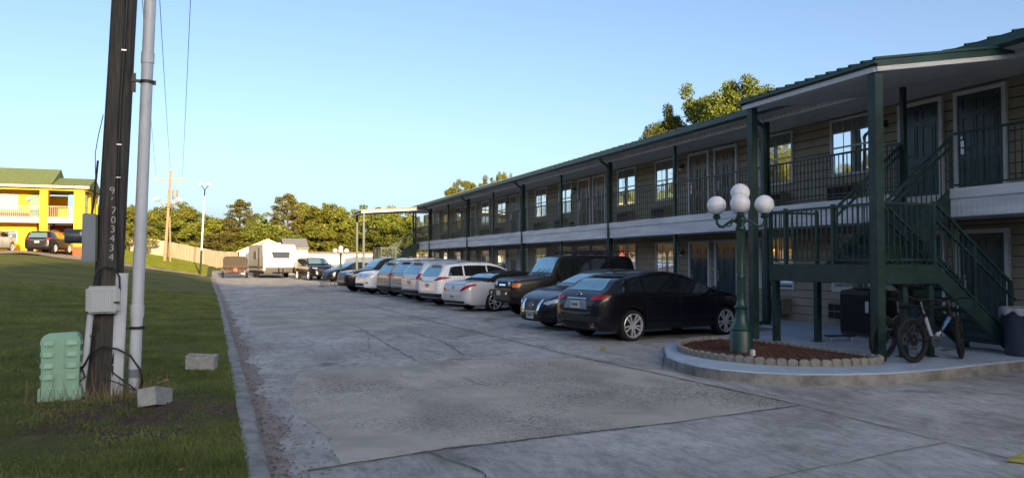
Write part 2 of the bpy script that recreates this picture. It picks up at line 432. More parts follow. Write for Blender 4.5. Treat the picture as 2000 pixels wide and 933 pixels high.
# ------------------------------------------------------------------ ground
def build_ground():
    ys = [-400,-250,-150,-120]+list(np.arange(-104,-16,4.))+list(np.arange(-16,100,1.))+[104,110,120,135,160,200,280,400,700]
    left = [500,300,200,140,100,80,65,50,40,32,26,22,19,17,15,13,11,9.5,8,7,6,5,4,3.2,2.5,1.8,1.2,.6,.2,.02]
    right = [.02,1,3,6,10,15,20,26,32,40,55,75,100,150,250,500]
    vs = []; nc = len(left)+len(right)
    for y in ys:
        k = kerbx(y)
        for t in left: vs.append((k-t, y, gz(k-t, y)))
        for t in right:
            vs.append((k+t, y, lotz(y)+shade_hill_bumps(k+t, y)-.04))
    fs = []
    for i in range(len(ys)-1):
        for j in range(nc-1):
            a = i*nc+j; fs.append((a, a+1, a+nc+1, a+nc))
    mb = MB(); mb.v = vs; mb.f = fs
    o = mb.build('ground', M['lawn'], smooth=60); tag(o, kind='structure')
build_ground()

def sheet(name, xfa, xfb, y0, y1, m, dz, step=1., nx=6):
    """a sheet following the lot's slope between two edges"""
    n = max(2, int((y1-y0)/step)+1); vs = []; fs = []
    for i in range(n):
        y = y0+(y1-y0)*i/(n-1); a, b = xfa(y), xfb(y)
        for j in range(nx+1): vs.append((a+(b-a)*j/nx, y, lotz(y)+dz))
    for i in range(n-1):
        for j in range(nx):
            q = i*(nx+1)+j; fs.append((q, q+1, q+nx+2, q+nx+1))
    mb = MB(); mb.v = vs; mb.f = fs
    return tag(mb.build(name, m), kind='structure')
sheet('parking_lot', lambda y: kerbx(y)+.1, lambda y: 34, -21, 82, M['lot'], 0)

def flat_poly(name, pts, m, dz, sub=0.):
    mb = MB(); mb.add([(p[0], p[1], lotz(p[1])+dz) for p in pts], [tuple(range(len(pts)))])
    return tag(mb.build(name, m), kind='structure')
def wob(pts, n=6, a=.05):
    out = []
    for i in range(len(pts)):
        p, q = pts[i], pts[(i+1) % len(pts)]
        for k in range(n):
            t = k/n; out.append((p[0]+(q[0]-p[0])*t+random.uniform(-a,a), p[1]+(q[1]-p[1])*t+random.uniform(-a,a)))
    return out
# rough patched slab in the foreground, and the two smoother patches further up
flat_poly('concrete_patch', wob([(.95,6.37),(1.9,6.63),(4.26,6.87),(6.2,7.15),(6.45,7.9),(6.2,8.9),(6.3,10.4),(5.6,12.0),(3.9,12.4),(2.2,12.0),(1.1,12.0),(.75,9.5)], 8, .04), M['patch'], .004)
flat_poly('concrete_patch', wob([(.8,19.4),(3.6,18.6),(5.3,20.4),(3.6,27.3),(1.4,27.6),(.7,24.)], 6, .07), M['patch2'], .004)
flat_poly('concrete_patch', wob([(1.2,33),(4.8,32),(5.6,37),(1.3,39)], 5, .12), M['patch2'], .004)
sheet('gutter_dirt', lambda y: kerbx(y)+.12, lambda y: kerbx(y)+.34+.06*math.sin(y*1.7)+.05*math.sin(y*4.1)+.03*math.sin(y*9.7), 2, 66, M['gutterdirt'], .008, .25, 2)

def crack(pts, w=.02, dz=.010, jit=.03, seg=.12, name='pavement_joint'):
    mb = MB(); path = []
    for i in range(len(pts)-1):
        p, q = Vector(pts[i]), Vector(pts[i+1]); n = max(2, int((q-p).length/seg))
        for k in range(n): path.append(p+(q-p)*k/n)
    path.append(Vector(pts[-1])); off = 0; vs = []
    for i, p in enumerate(path):
        d = (path[min(i+1,len(path)-1)]-path[max(i-1,0)]).normalized(); nn = Vector((-d.y, d.x))
        off = off*.8+random.uniform(-jit, jit)*.6; ww = w*random.uniform(.35, 1.3)/2
        for sg in (-1, 1):
            c = p+nn*(off+sg*ww); vs.append((c.x, c.y, lotz(c.y)+dz))
    fs = [(2*i, 2*i+1, 2*i+3, 2*i+2) for i in range(len(path)-1)]
    mb.add(vs, fs); return mb
cm = MB()
for pts, w, j in [
    ([(.64,6.28),(1.86,6.6),(4.26,6.84),(6.23,7.13)], .028, .02), ([(6.23,7.13),(6.2,5.2),(6.15,4.4),(6.0,1)], .016, .005),
    ([(6.23,7.13),(6.05,9.3),(5.8,12),(5.6,16),(5.3,24),(5.0,36),(4.6,55)], .03, .008),
    ([(.6,16.3),(3.0,17.2),(5.6,17.5),(8.6,18.3)], .02, .02), ([(3.0,12.6),(3.1,16),(3.2,20),(2.7,26)], .018, .04),
    ([(4.0,13.),(4.3,15.5),(4.1,17.4)], .018, .05), ([(1.6,13.1),(2.6,14.6),(3.0,16.8)], .012, .05), ([(4.3,17.5),(6.0,15.5),(8.1,14.2)], .014, .04), ([(2.,20.),(3.4,22.5),(5.2,23.)], .016, .05), ([(6.3,10.2),(8.0,12.9),(10.8,14.0)], .014, .03),
    ([(8.6,14.6),(8.9,24),(9.3,40)], .018, .006), ([(.8,28.5),(4.,29.2),(10,29.6)], .03, .02), ([(.6,44),(10,45)], .04, .02),
    ([(1.7,6.5),(1.9,5.7),(1.8,5.0)], .02, .04), ([(8.7,7.3),(10.4,5.2),(12.2,3.2)], .018, .01),
    ([(2.1,9.6),(3.2,9.9),(3.6,9.4)], .012, .02), ([(6.2,5.2),(2.5,4.6),(.6,4.2)], .012, .02)]:
    c = crack(pts, w, jit=j); cm.add(c.v, c.f)
for k in range(26):
    x = 2.35+random.random()*1.5; y = 10.0+random.random()*1.6; c = crack([(x,y),(x+random.uniform(-.05,.25),y-random.uniform(.15,.5))], .009, jit=.004); cm.add(c.v, c.f)
tag(cm.build('pavement_joints', M['crack']), kind='structure')
for pts in ([(6.95,18.2),(7.05,18.2),(7.55,19.1),(7.45,19.1)], [(6.05,4.55),(6.13,4.42),(7.8,5.0),(7.8,5.16)],
            [(7.0,20.9),(7.1,20.9),(7.6,21.8),(7.5,21.8)], [(6.6,12.9),(6.7,12.9),(7.0,13.4),(6.9,13.4)]):
    flat_poly('parking_line', pts, M['yellowline'], .013)

# kerb along the lawn: a rounded concrete strip with joints
def build_kerb():
    mb = MB(); ys = np.arange(2, 68.2, .5)
    prof = [(-.03,-.1),(-.03,.125),(0,.14),(.10,.135),(.13,.11),(.165,.0),(.165,-.1)]
    vs = []; fs = []; n = len(prof)
    for y in ys:
        k = kerbx(y)
        for px, pz in prof: vs.append((k+px+random.uniform(-.006,.006), y, lotz(y)+pz+random.uniform(-.004,.004)))
    for i in range(len(ys)-1):
        for j in range(n-1): fs.append((i*n+j, i*n+j+1, (i+1)*n+j+1, (i+1)*n+j))
    mb.add(vs, fs); tag(mb.build('kerb', M['kerb'], smooth=35), kind='structure')
build_kerb()

# raised island with the curved kerb, joined to the walkway under the balcony
IZ = .16
isl = [(6.9,11.1),(6.6,10.6),(6.45,10.0),(6.42,9.5),(6.52,9.05),(6.78,8.65),(7.2,8.3),(7.75,8.07),(8.4,7.95),(9.2,7.97),(10.,8.08),(11.,8.2),(12.0,8.3),(12.0,-3),(13.6,-3),(13.6,52.),(11.75,52.),(11.75,13.9),(9.6,13.2),(8.6,12.75),(7.8,12.25),(7.25,11.7)]
mb = MB(); n = len(isl)
inner = []
for i, p in enumerate(isl):
    a = Vector(isl[i-1]); b = Vector(isl[(i+1) % n]); d = (b-a).normalized(); nn = Vector((-d.y, d.x))
    inner.append((p[0]+nn.x*.02, p[1]+nn.y*.02))
vs = [(p[0],p[1],-.02) for p in isl]+[(p[0],p[1],IZ-.02) for p in isl]
mb.add(vs, [(i,(i+1)%n,n+(i+1)%n,n+i) for i in range(n)])
tag(mb.build('kerb', M['kerb']), kind='structure')
mb = MB(); mb.add([(p[0],p[1],IZ-.02) for p in isl]+[(p[0],p[1],IZ) for p in inner], [(i,(i+1)%n,n+(i+1)%n,n+i) for i in range(n)]+[tuple(range(n,2*n))])
tag(mb.build('sidewalk', M['concrete_pale']), kind='structure')

# mulch bed with scalloped edging stones
bed = [(9.1,8.62),(8.3,8.62),(7.72,8.82),(7.24,9.28),(6.98,10.0),(7.02,10.8),(7.35,11.45),(7.9,12.0),(8.5,12.2),(8.95,11.9),(9.05,11.2),(9.08,10.4),(9.1,9.6),(9.18,8.95)]
def chaikin(p, k=2):
    for _ in range(k):
        q = []
        for i in range(len(p)):
            a, b = p[i], p[(i+1) % len(p)]
            q += [(a[0]*.75+b[0]*.25, a[1]*.75+b[1]*.25), (a[0]*.25+b[0]*.75, a[1]*.25+b[1]*.75)]
        p = q
    return p
bedc = chaikin(bed, 2)
cx = sum(p[0] for p in bedc)/len(bedc); cy = sum(p[1] for p in bedc)/len(bedc)
mb = MB(); rings = [1, .93, .8, .6, .4, .2]
vs = [(cx, cy, IZ+.12)]; nb = len(bedc)
for r_ in rings:
    for p in bedc: vs.append((cx+(p[0]-cx)*r_, cy+(p[1]-cy)*r_, IZ+.01+.09*(1-r_**3)**.6+(random.uniform(-.012,.012) if r_ < 1 else 0)))
fs = []
for k in range(len(rings)-1):
    for j in range(nb): fs.append((1+k*nb+j, 1+k*nb+(j+1)%nb, 1+(k+1)*nb+(j+1)%nb, 1+(k+1)*nb+j))
for j in range(nb): fs.append((0, 1+(len(rings)-1)*nb+j, 1+(len(rings)-1)*nb+(j+1)%nb))
mb.add(vs, fs)
tag(mb.build('mulch', M['mulch'], smooth=80), 'reddish brown mulch heaped inside the scalloped stone edging', 'mulch', kind='stuff')
mc = MB()          # wood chips
for _ in range(2600):
    a = random.random()*6.283; q = random.choice(bedc); r_ = math.sqrt(random.random())*.95
    x = cx+(q[0]-cx)*r_; y = cy+(q[1]-cy)*r_; z = IZ+.02+.09*(1-r_**3)**.6
    L_ = random.uniform(.02,.055); t = random.uniform(-.5,.5)
    mc.cb((x,y,z), (L_, random.uniform(.008,.018), .006), Matrix.Rotation(a,3,'Z') @ Matrix.Rotation(t,3,'Y'))
M['chips'] = mat('mulch_chips', (.085,.032,.017), .95, var=.6, scale=15, obj_rand=0)
tag(mc.build('wood_chips', M['chips']), 'loose bark chips scattered over the mulch bed', 'mulch', kind='stuff')
# stones
ln = 0; segs = []
for i in range(nb):
    a, b = Vector(bedc[i]), Vector(bedc[(i+1)%nb]); segs.append((a, b, (b-a).length)); ln += (b-a).length
ns = int(ln/.15); st = MB()
pr = [(-.073,0),(-.073,.075)]+[(-.073*math.cos(t*math.pi/6), .075+.045*math.sin(t*math.pi/6)) for t in range(1,6)]+[(.073,.075),(.073,0)]
st.prism(pr, -.03, .03, 'xz')
stone0 = st.build('edging_stone', M['stone'], bevel=.006)
pos = 0; k = 0; acc = 0
for i in range(ns):
    target = ln*i/ns
    while acc+segs[k][2] < target: acc += segs[k][2]; k += 1
    a, b, l = segs[k]; p = a+(b-a)*((target-acc)/l); d = (b-a).normalized()
    o = stone0 if i == 0 else stone0.copy()
    if i: COL.objects.link(o)
    o.location = (p.x, p.y, IZ-.01+random.uniform(-.008,.004)); o.rotation_euler = (random.uniform(-.07,.07), random.uniform(-.05,.05), math.atan2(d.y, d.x))
    tag(o, 'round topped grey concrete edging stone in the ring around the mulch bed', 'edging stone', 'scalloped edging stones around the mulch bed')
mb = MB().cb((7.42, 9.52, IZ+.135), (.06,.06,.09)).prism([(7.41,9.51),(7.43,9.51),(7.43,9.53),(7.41,9.53)], IZ, IZ+.1)
tag(mb.build('marker_cap', M['white'], bevel=.006), 'small white square cap sticking out of the mulch', 'marker')

# narrow drive climbing to the yellow motel
def drive():
    near = [(-.9,66.2),(-3.,64.5),(-6,63.5),(-10,62.8),(-16,61.5),(-24,60.5),(-36,60)]
    far = [(-.9,69.4),(-3.,68.2),(-6,67.6),(-10,67.2),(-16,66.4),(-24,66.),(-36,66)]
    mb = MB(); vs = []; 
    N_ = 40; nf = interp([(-p[0], p[1]) for p in near]); ff = interp([(-p[0], p[1]) for p in far])
    for i in range(N_+1):
        x = .9+(36-.9)*(i/N_)
        for j in range(5):
            y = nf(x)+(ff(x)-nf(x))*j/4; vs.append((-x, y, gz(-x, y)+.05))
    fs = [(i*5+j, i*5+j+1, (i+1)*5+j+1, (i+1)*5+j) for i in range(N_) for j in range(4)]
    mb.add(vs, fs); tag(mb.build('driveway', M['asphalt_path']), kind='structure')
drive()

# grass blades on the near lawn
def grass():
    n = 230000
    # denser close to the camera
    t = rng.random(n); y = 5.2+34*t**1.9; x = np.array([kerbx(a) for a in y])+.02-rng.random(n)**1.1*(1.0+.66*y)
    pn = np.sin(x*3.1+y*1.3)+np.sin(x*1.7-y*2.6+1)+np.sin(x*5.3+y*4.1)*.6
    worn = np.exp(-(((x+.75)/1.3)**2+((y-8.5)/1.5)**2)**1.2)
    worn *= np.clip(.75+.5*np.sin(x*7.3+y*3.1)*np.sin(y*6.1-x*2.2), 0, 1)
    keep = (rng.random(n) > worn*1.05) & ((pn > -1.2) | (rng.random(n) < .35)) & (x < 1)
    x, y, pn = x[keep], y[keep], pn[keep]; n = len(x)
    z = np.array([gz(a, b) for a, b in zip(x, y)])
    h = rng.uniform(.014,.040,n)*(1+.25*pn)*(1+.012*(y-5)); h = np.clip(h, .012, .07); w = rng.uniform(.004,.008,n)*(1+.09*(y-5))
    a = rng.random(n)*6.283; lean = rng.uniform(-.6,.6,(n,2))*h[:,None]
    v = np.zeros((n,3,3)); ca, sa = np.cos(a)*w, np.sin(a)*w
    v[:,0] = np.stack([x-ca, y-sa, z-.005],1); v[:,1] = np.stack([x+ca, y+sa, z-.005],1); v[:,2] = np.stack([x+lean[:,0], y+lean[:,1], z+h],1)
    me = bpy.data.meshes.new('grass'); me.vertices.add(n*3); me.vertices.foreach_set('co', v.ravel())
    me.loops.add(n*3); me.loops.foreach_set('vertex_index', np.arange(n*3)); me.polygons.add(n)
    me.polygons.foreach_set('loop_start', np.arange(0,n*3,3)); me.update(calc_edges=True); me.materials.append(M['blade'])
    o = bpy.data.objects.new('grass', me); COL.objects.link(o)
    tag(o, 'short dark green lawn grass beside the kerb', 'grass', kind='stuff')
grass()
def bank_grass():
    n = 70000; x = -24+rng.random(n)*25; y = 69.5+rng.random(n)*28
    keep = (x < np.array([kerbx(a) for a in y])-.3) & ~((x < -9.6) & (y < 77)); x, y = x[keep], y[keep]; n = len(x)
    z = np.array([gz(a, b) for a, b in zip(x, y)]); h = rng.uniform(.05,.16,n); w = rng.uniform(.015,.04,n); a = rng.normal(0,.6,n); lean = rng.uniform(-.4,.4,(n,2))*h[:,None]
    v = np.zeros((n,3,3)); ca, sa = np.cos(a)*w, np.sin(a)*w
    v[:,0] = np.stack([x-ca, y-sa, z-.02],1); v[:,1] = np.stack([x+ca, y+sa, z-.02],1); v[:,2] = np.stack([x+lean[:,0], y+lean[:,1], z+h],1)
    me = bpy.data.meshes.new('grass'); me.vertices.add(n*3); me.vertices.foreach_set('co', v.ravel())
    me.loops.add(n*3); me.loops.foreach_set('vertex_index', np.arange(n*3)); me.polygons.add(n)
    me.polygons.foreach_set('loop_start', np.arange(0,n*3,3)); me.update(calc_edges=True); me.materials.append(M['leaf_bright'])
    o = bpy.data.objects.new('grass', me); COL.objects.link(o)
    tag(o, 'sunlit yellow green grass on the far bank below the board fence', 'grass', kind='stuff')
bank_grass()
# weeds and dry stalks around the foot of the pole
mb = MB()
for i in range(300):
    a = random.random()*6.28; r_ = random.gauss(.3,.13)
    x = -1.2+r_*math.cos(a)*1.5; y = 9.75+r_*math.sin(a)*.8; z = gz(x,y); h = random.uniform(.06,.42)*random.random()+.05
    lx, ly = random.uniform(-.12,.12), random.uniform(-.12,.12)
    mb.add([(x-.004,y,z-.01),(x+.004,y,z-.01),(x+lx,y+ly,z+h)], [(0,1,2)])
tag(mb.build('weeds', M['drygrass']), 'dry weeds and stalks tangled around the utility pole foot', 'weeds', kind='stuff')
# leaf litter on gutter and lot edge
mb = MB()
for i in range(900):
    y = 5+random.random()**1.5*22; x = kerbx(y)+.17+abs(random.gauss(0,.22)); s_ = random.uniform(.008,.022); a = random.random()*6
    ca, sa = math.cos(a)*s_, math.sin(a)*s_; z = .017
    mb.add([(x-ca,y-sa,z),(x+sa,y-ca,z+.006),(x+ca,y+sa,z),(x-sa,y+ca,z+.004)], [(0,1,2,3)])
for i in range(140):
    y = 5.5+random.random()*8; x = kerbx(y)-.3-random.random()*4; s_ = random.uniform(.012,.03); a = random.random()*6
    ca, sa = math.cos(a)*s_, math.sin(a)*s_; z = gz(x,y)+.02
    mb.add([(x-ca,y-sa,z),(x+sa,y-ca,z+.012),(x+ca,y+sa,z),(x-sa,y+ca,z+.006)], [(0,1,2,3)])
M['litter'] = mat('dry_leaf', (.17,.11,.06), .9, var=.5, scale=20)
tag(mb.build('leaf_litter', M['litter']), 'dry leaf scraps in the gutter along the lawn kerb', 'leaves', kind='stuff')
# ------------------------------------------------------------------ the long green and tan motel
XW, XP = 13.6, 12.15
Z2, ZC = 2.87, 5.06
Y0, Y1 = -3.0, 52.0
motel = thing('motel_building', 'long two storey tan sided motel with green posts, white balcony band and green roof', 'motel', (XW, 27, 0))
def clap(x, y0, y1, z0, z1, step=.2, th=.034, side=-1):
    mb = MB(); z = z0
    while z < z1-.01:
        zt = min(z+step, z1)
        mb.add([(x+side*th,y0,z),(x+side*th,y1,z),(x+side*.004,y1,zt),(x+side*.004,y0,zt)], [(0,1,2,3)])
        mb.add([(x+side*.004,y0,z),(x+side*.004,y1,z),(x+side*th,y1,z),(x+side*th,y0,z)], [(0,1,2,3)])
        z = zt
    return mb
M['gap'] = mat('painted_lap_shadow', (.05, .04, .028), .9)  # dark strips paint the shadow line under each siding lap
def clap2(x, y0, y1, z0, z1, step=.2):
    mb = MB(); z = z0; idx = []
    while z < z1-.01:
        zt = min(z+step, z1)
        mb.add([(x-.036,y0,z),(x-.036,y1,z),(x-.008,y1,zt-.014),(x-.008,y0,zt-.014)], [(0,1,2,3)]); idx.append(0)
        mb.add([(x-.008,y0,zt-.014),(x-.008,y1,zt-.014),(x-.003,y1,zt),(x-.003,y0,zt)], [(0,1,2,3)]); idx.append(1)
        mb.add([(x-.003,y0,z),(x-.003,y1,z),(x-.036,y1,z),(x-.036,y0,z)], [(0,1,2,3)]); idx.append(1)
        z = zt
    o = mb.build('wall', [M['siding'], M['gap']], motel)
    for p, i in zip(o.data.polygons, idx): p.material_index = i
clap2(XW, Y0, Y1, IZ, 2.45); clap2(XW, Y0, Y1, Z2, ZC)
MB().box(XW+.001, 24, Y0, Y1, 0, ZC+.1).build('wall', M['siding'], motel)
# floor slab, ceilings and balcony band
MB().box(XP+.0, XW-.03, Y0, Y1-.003, 2.47, Z2).build('balcony_floor', M['soffit'], motel)
stair_gap = (9.98, 11.12)
mb = MB()
for a, b in ((Y0, stair_gap[0]), (stair_gap[1], 49.4)):
    mb.box(XP-.09, XP-.02, a, b, 2.44, 2.76); mb.box(XP-.115, XP-.02, a, b, 2.763, 2.94)
    y = a+.15                      # beadboard grooves as thin battens
    while y < b: mb.box(XP-.094, XP-.09, y-.035, y+.035, 2.45, 2.755); y += .1
mb.build('balcony_band', M['fascia'], motel)
MB().box(XP+.06, XW-.03, Y0, Y1+1, ZC-.01, ZC+.03).build('ceiling', M['soffit'], motel)
mb = MB().box(XP-.06, XP+.06, Y0, Y1+.8, 4.99, ZC+.05)
mb.build('eave_beam', M['white'], motel)
mb = MB(); mb.box(11.80, XP-.06, Y0, Y1+1, 5.10, 5.12)
y = Y0+.1
while y < Y1: mb.box(XP-.085, XP-.062, y, y+.06, 5.02, 5.095); y += .16
mb.build('eave_soffit', M['soffit'], motel)
# gutter
g = [(11.66,5.28),(11.66,5.15),(11.70,5.11),(11.80,5.11),(11.80,5.28),(11.785,5.28),(11.785,5.13),(11.71,5.13),(11.675,5.16),(11.675,5.28)]
MB().prism(g, Y0, Y1+1.2, 'xz').build('gutter', M['roofmetal'], motel)
# roof with standing ribs
rf = MB()
rf.add([(11.72,Y0,5.31),(19,Y0,6.75),(19,Y1+1.2,6.75),(11.72,Y1+1.2,5.31),(26.3,Y0,5.31),(26.3,Y1+1.2,5.31)], [(0,1,2,3),(1,4,5,2)])
rf.add([(11.8,Y0,5.26),(19,Y0,6.68),(19,Y1+1.2,6.68),(11.8,Y1+1.2,5.26),(26.3,Y0,5.26),(26.3,Y1+1.2,5.26)], [(3,2,1,0),(2,5,4,1)])
rf.add([(11.72,Y1+1.2,5.31),(19,Y1+1.2,6.75),(26.3,Y1+1.2,5.31),(26.3,Y1+1.2,5.1),(11.72,Y1+1.2,5.1)], [(0,1,2,3,4)])
y = Y0+.2
while y < Y1+1: rf.beam((11.72,y,5.325),(19,y,6.765),.04,.03); y += .42
rf.build('roof', M['roofmetal'], motel)

def pcopy(src, dx=0, dy=0, dz=0):
    c = copy_tree(src, src.parent); c.location = (src.location.x+dx, src.location.y+dy, src.location.z+dz); return c
# door prototype around y=0 (origin moved by offsets)
def door_proto(y):
    w_, h = .92, 2.03; x = XW-.02
    d = MB(); d.box(x-.045, x-.005, y-w_/2, y+w_/2, Z2+.01, Z2+h)
    pan = MB()
    for (pa, pb, za, zb) in ((-.37,-.06,.18,.80),(.06,.37,.18,.80),(-.37,-.06,.93,1.60),(.06,.37,.93,1.60),(-.37,-.06,1.70,1.92),(.06,.37,1.70,1.92)):
        for a_, b_, c_, e_ in ((pa,pb,za,za+.025),(pa,pb,zb-.025,zb),(pa,pa+.025,za+.025,zb-.025),(pb-.025,pb,za+.025,zb-.025)):
            pan.box(x-.058, x-.046, y+a_, y+b_, Z2+c_, Z2+e_)
        pan.box(x-.056, x-.046, y+pa+.06, y+pb-.06, Z2+za+.06, Z2+zb-.06)
    d.add(pan.v, pan.f)
    door = d.build('door', M['doorpaint'], motel)
    f = MB(); t = .085
    f.box(x-.075, x+.01, y-w_/2-t, y-w_/2-.004, Z2+.005, Z2+h+t).box(x-.075, x+.01, y+w_/2+.004, y+w_/2+t, Z2+.005, Z2+h+t).box(x-.072, x+.01, y-w_/2-.004, y+w_/2+.004, Z2+h+.006, Z2+h+t-.002)
    f.build('door_frame', M['white'], door, raw=False)
    k = MB().box(x-.062, x-.048, y+.33, y+.40, Z2+.88, Z2+1.14).tube([(x-.06,y+.365,Z2+1.0),(x-.12,y+.365,Z2+1.0),(x-.12,y+.27,Z2+1.0)], .012, 8).lathe([(.001,0),(.028,.004),(.028,.02),(.001,.024)], (x-.05,y+.365,Z2+1.2), 12, 'x', Matrix.Rotation(math.pi,3,'Z'))
    k.build('door_handle', M['steel'], door)
    return door
M['valance'] = mat('dark_valance_behind_glass', (.20,.21,.21), .12, var=.35, scale=3, stretch=(1,9,1), spec=.8)
D0 = [door_proto(2.6), door_proto(3.95)]
# the door parts inherit their local offset from the motel root only once
def window_proto(y, z0=3.71, z1=4.95, hw=.62):
    x = XW-.02
    p = MB().box(x-.018, x-.008, y-hw, y+hw, z0, z1-.26).build('window', M['winglass'], motel)
    MB().box(x-.018, x-.008, y-hw, y+hw, z1-.257, z1).build('valance', M['valance'], p)
    MB().box(x-.0205, x-.0185, y-.09, y+.06, z0, z1-.26).build('curtain_gap', M['valance'], p)
    f = MB(); t = .055
    f.box(x-.05,x+.01,y-hw-t,y-hw,z0-t,z1+t).box(x-.05,x+.01,y+hw,y+hw+t,z0-t,z1+t).box(x-.048,x+.01,y-hw,y+hw,z0-t,z0).box(x-.048,x+.01,y-hw,y+hw,z1,z1+t)
    f.box(x-.036,x-.019,y-hw,y+hw,(z0+z1)/2-.018,(z0+z1)/2+.018)
    f.box(x-.026,x-.021,y+.27,y+.282,z0,z1)
    f.build('window_frame', M['white'], p)
    return p
W0 = [window_proto(5.80), window_proto(8.45)]
def ac_proto(y, z0=3.02):
    a = MB().box(XW-.32, XW-.01, y-.40, y+.40, z0, z0+.40).build('air_conditioner', M['acbeige'], motel, bevel=.01)
    g = MB()
    for i in range(4):
        for j in range(2):
            g.box(XW-.326, XW-.318, y-.37+i*.188, y-.37+i*.188+.165, z0+.035+j*.175, z0+.035+j*.175+.15)
    g.build('grille', M['dark'], a)
    return a
A0 = [ac_proto(5.95), ac_proto(8.3)]
def lamp_proto(y, z=4.62):
    x = XW-.03
    a = MB().box(x-.03,x,y-.05,y+.05,z-.02,z+.12).tube([(x-.02,y,z+.08),(x-.09,y,z+.10),(x-.09,y,z+.02)],.008,6).lathe([(.001,.05),(.03,.04),(.055,.0),(.06,-.01),(.001,-.012)][::-1],(x-.09,y,z),12).build('wall_lamp', M['black'], motel)
    MB().sphere((x-.09,y,z-.06), .05, 12, 8).build('lamp_globe', M['globe'], a)
    return a
L0 = [lamp_proto(3.2+1.65)]
for k in range(7):
    for fl in (0, 1):
        if k == 0 and fl == 1: dy = 0
        dy = 7.95*k; dz = 0 if fl else -(Z2-IZ)
        if k == 0 and fl == 1: continue
        for src in D0+W0+A0+L0:
            if src.name.startswith('air') and fl == 1 and False: continue
            pcopy(src, 0, dy, dz)
# posts: thick with a downspout, thin between them
thick = [7.1+7.95*k for k in range(6)]; thin = [3.1+7.95*k for k in range(7)]
def post_obj(y, s_):
    MB().box(XP-s_/2, XP+s_/2, y-s_/2, y+s_/2, IZ, 4.985).build('post', M['green'], motel)
for y in thick: post_obj(y, .15)
for y in thin: post_obj(y-.0, .085)
for y in thick:
    pts = [(11.73,y-.14,5.14),(11.73,y-.14,5.04),(11.80,y-.14,4.97),(11.98,y-.14,4.86),(12.03,y-.14,4.78),(12.03,y-.14,.4),(12.0,y-.14,.28),(11.84,y-.14,.2)]
    MB().tube(pts, .045, 8).build('downspout', M['green'], motel, smooth=40)
# railing per bay
yp = sorted(thick+thin+[Y0+.05])
def railing(a, b):
    mb = MB(); mb.box(XP-.02,XP+.02,a,b,3.90,3.94).box(XP-.015,XP+.015,a,b,2.99,3.02)
    n = max(1, int(round((b-a)/.115)))
    for i in range(1, n): 
        y = a+(b-a)*i/n; mb.box(XP-.008,XP+.008,y-.008,y+.008,3.02,3.90)
    return mb.build('railing', M['green'], motel)
edges = []
for a, b in zip(yp[:-1], yp[1:]):
    if a < 10.5 < b:
        edges += [(a+.05, stair_gap[0])]
        if b-stair_gap[1] > .3: edges.append((stair_gap[1], b-.05))
    else: edges.append((a+.05, b-.05))
edges.append((yp[-1], 49.3))
edges = [e for e in edges if e[1]-e[0] > .2]
for a, b in edges: railing(a, b)
# end pieces
MB().box(13.5, 13.62, Y1, Y1+.12, IZ, ZC).build('corner_trim', M['white'], motel)
MB().box(XW-.06, XW-.03, 9.25, 9.5, .75, 1.1).box(XW-.075,XW-.06,9.29,9.46,.8,1.05).build('meter_panel', M['white'], motel)

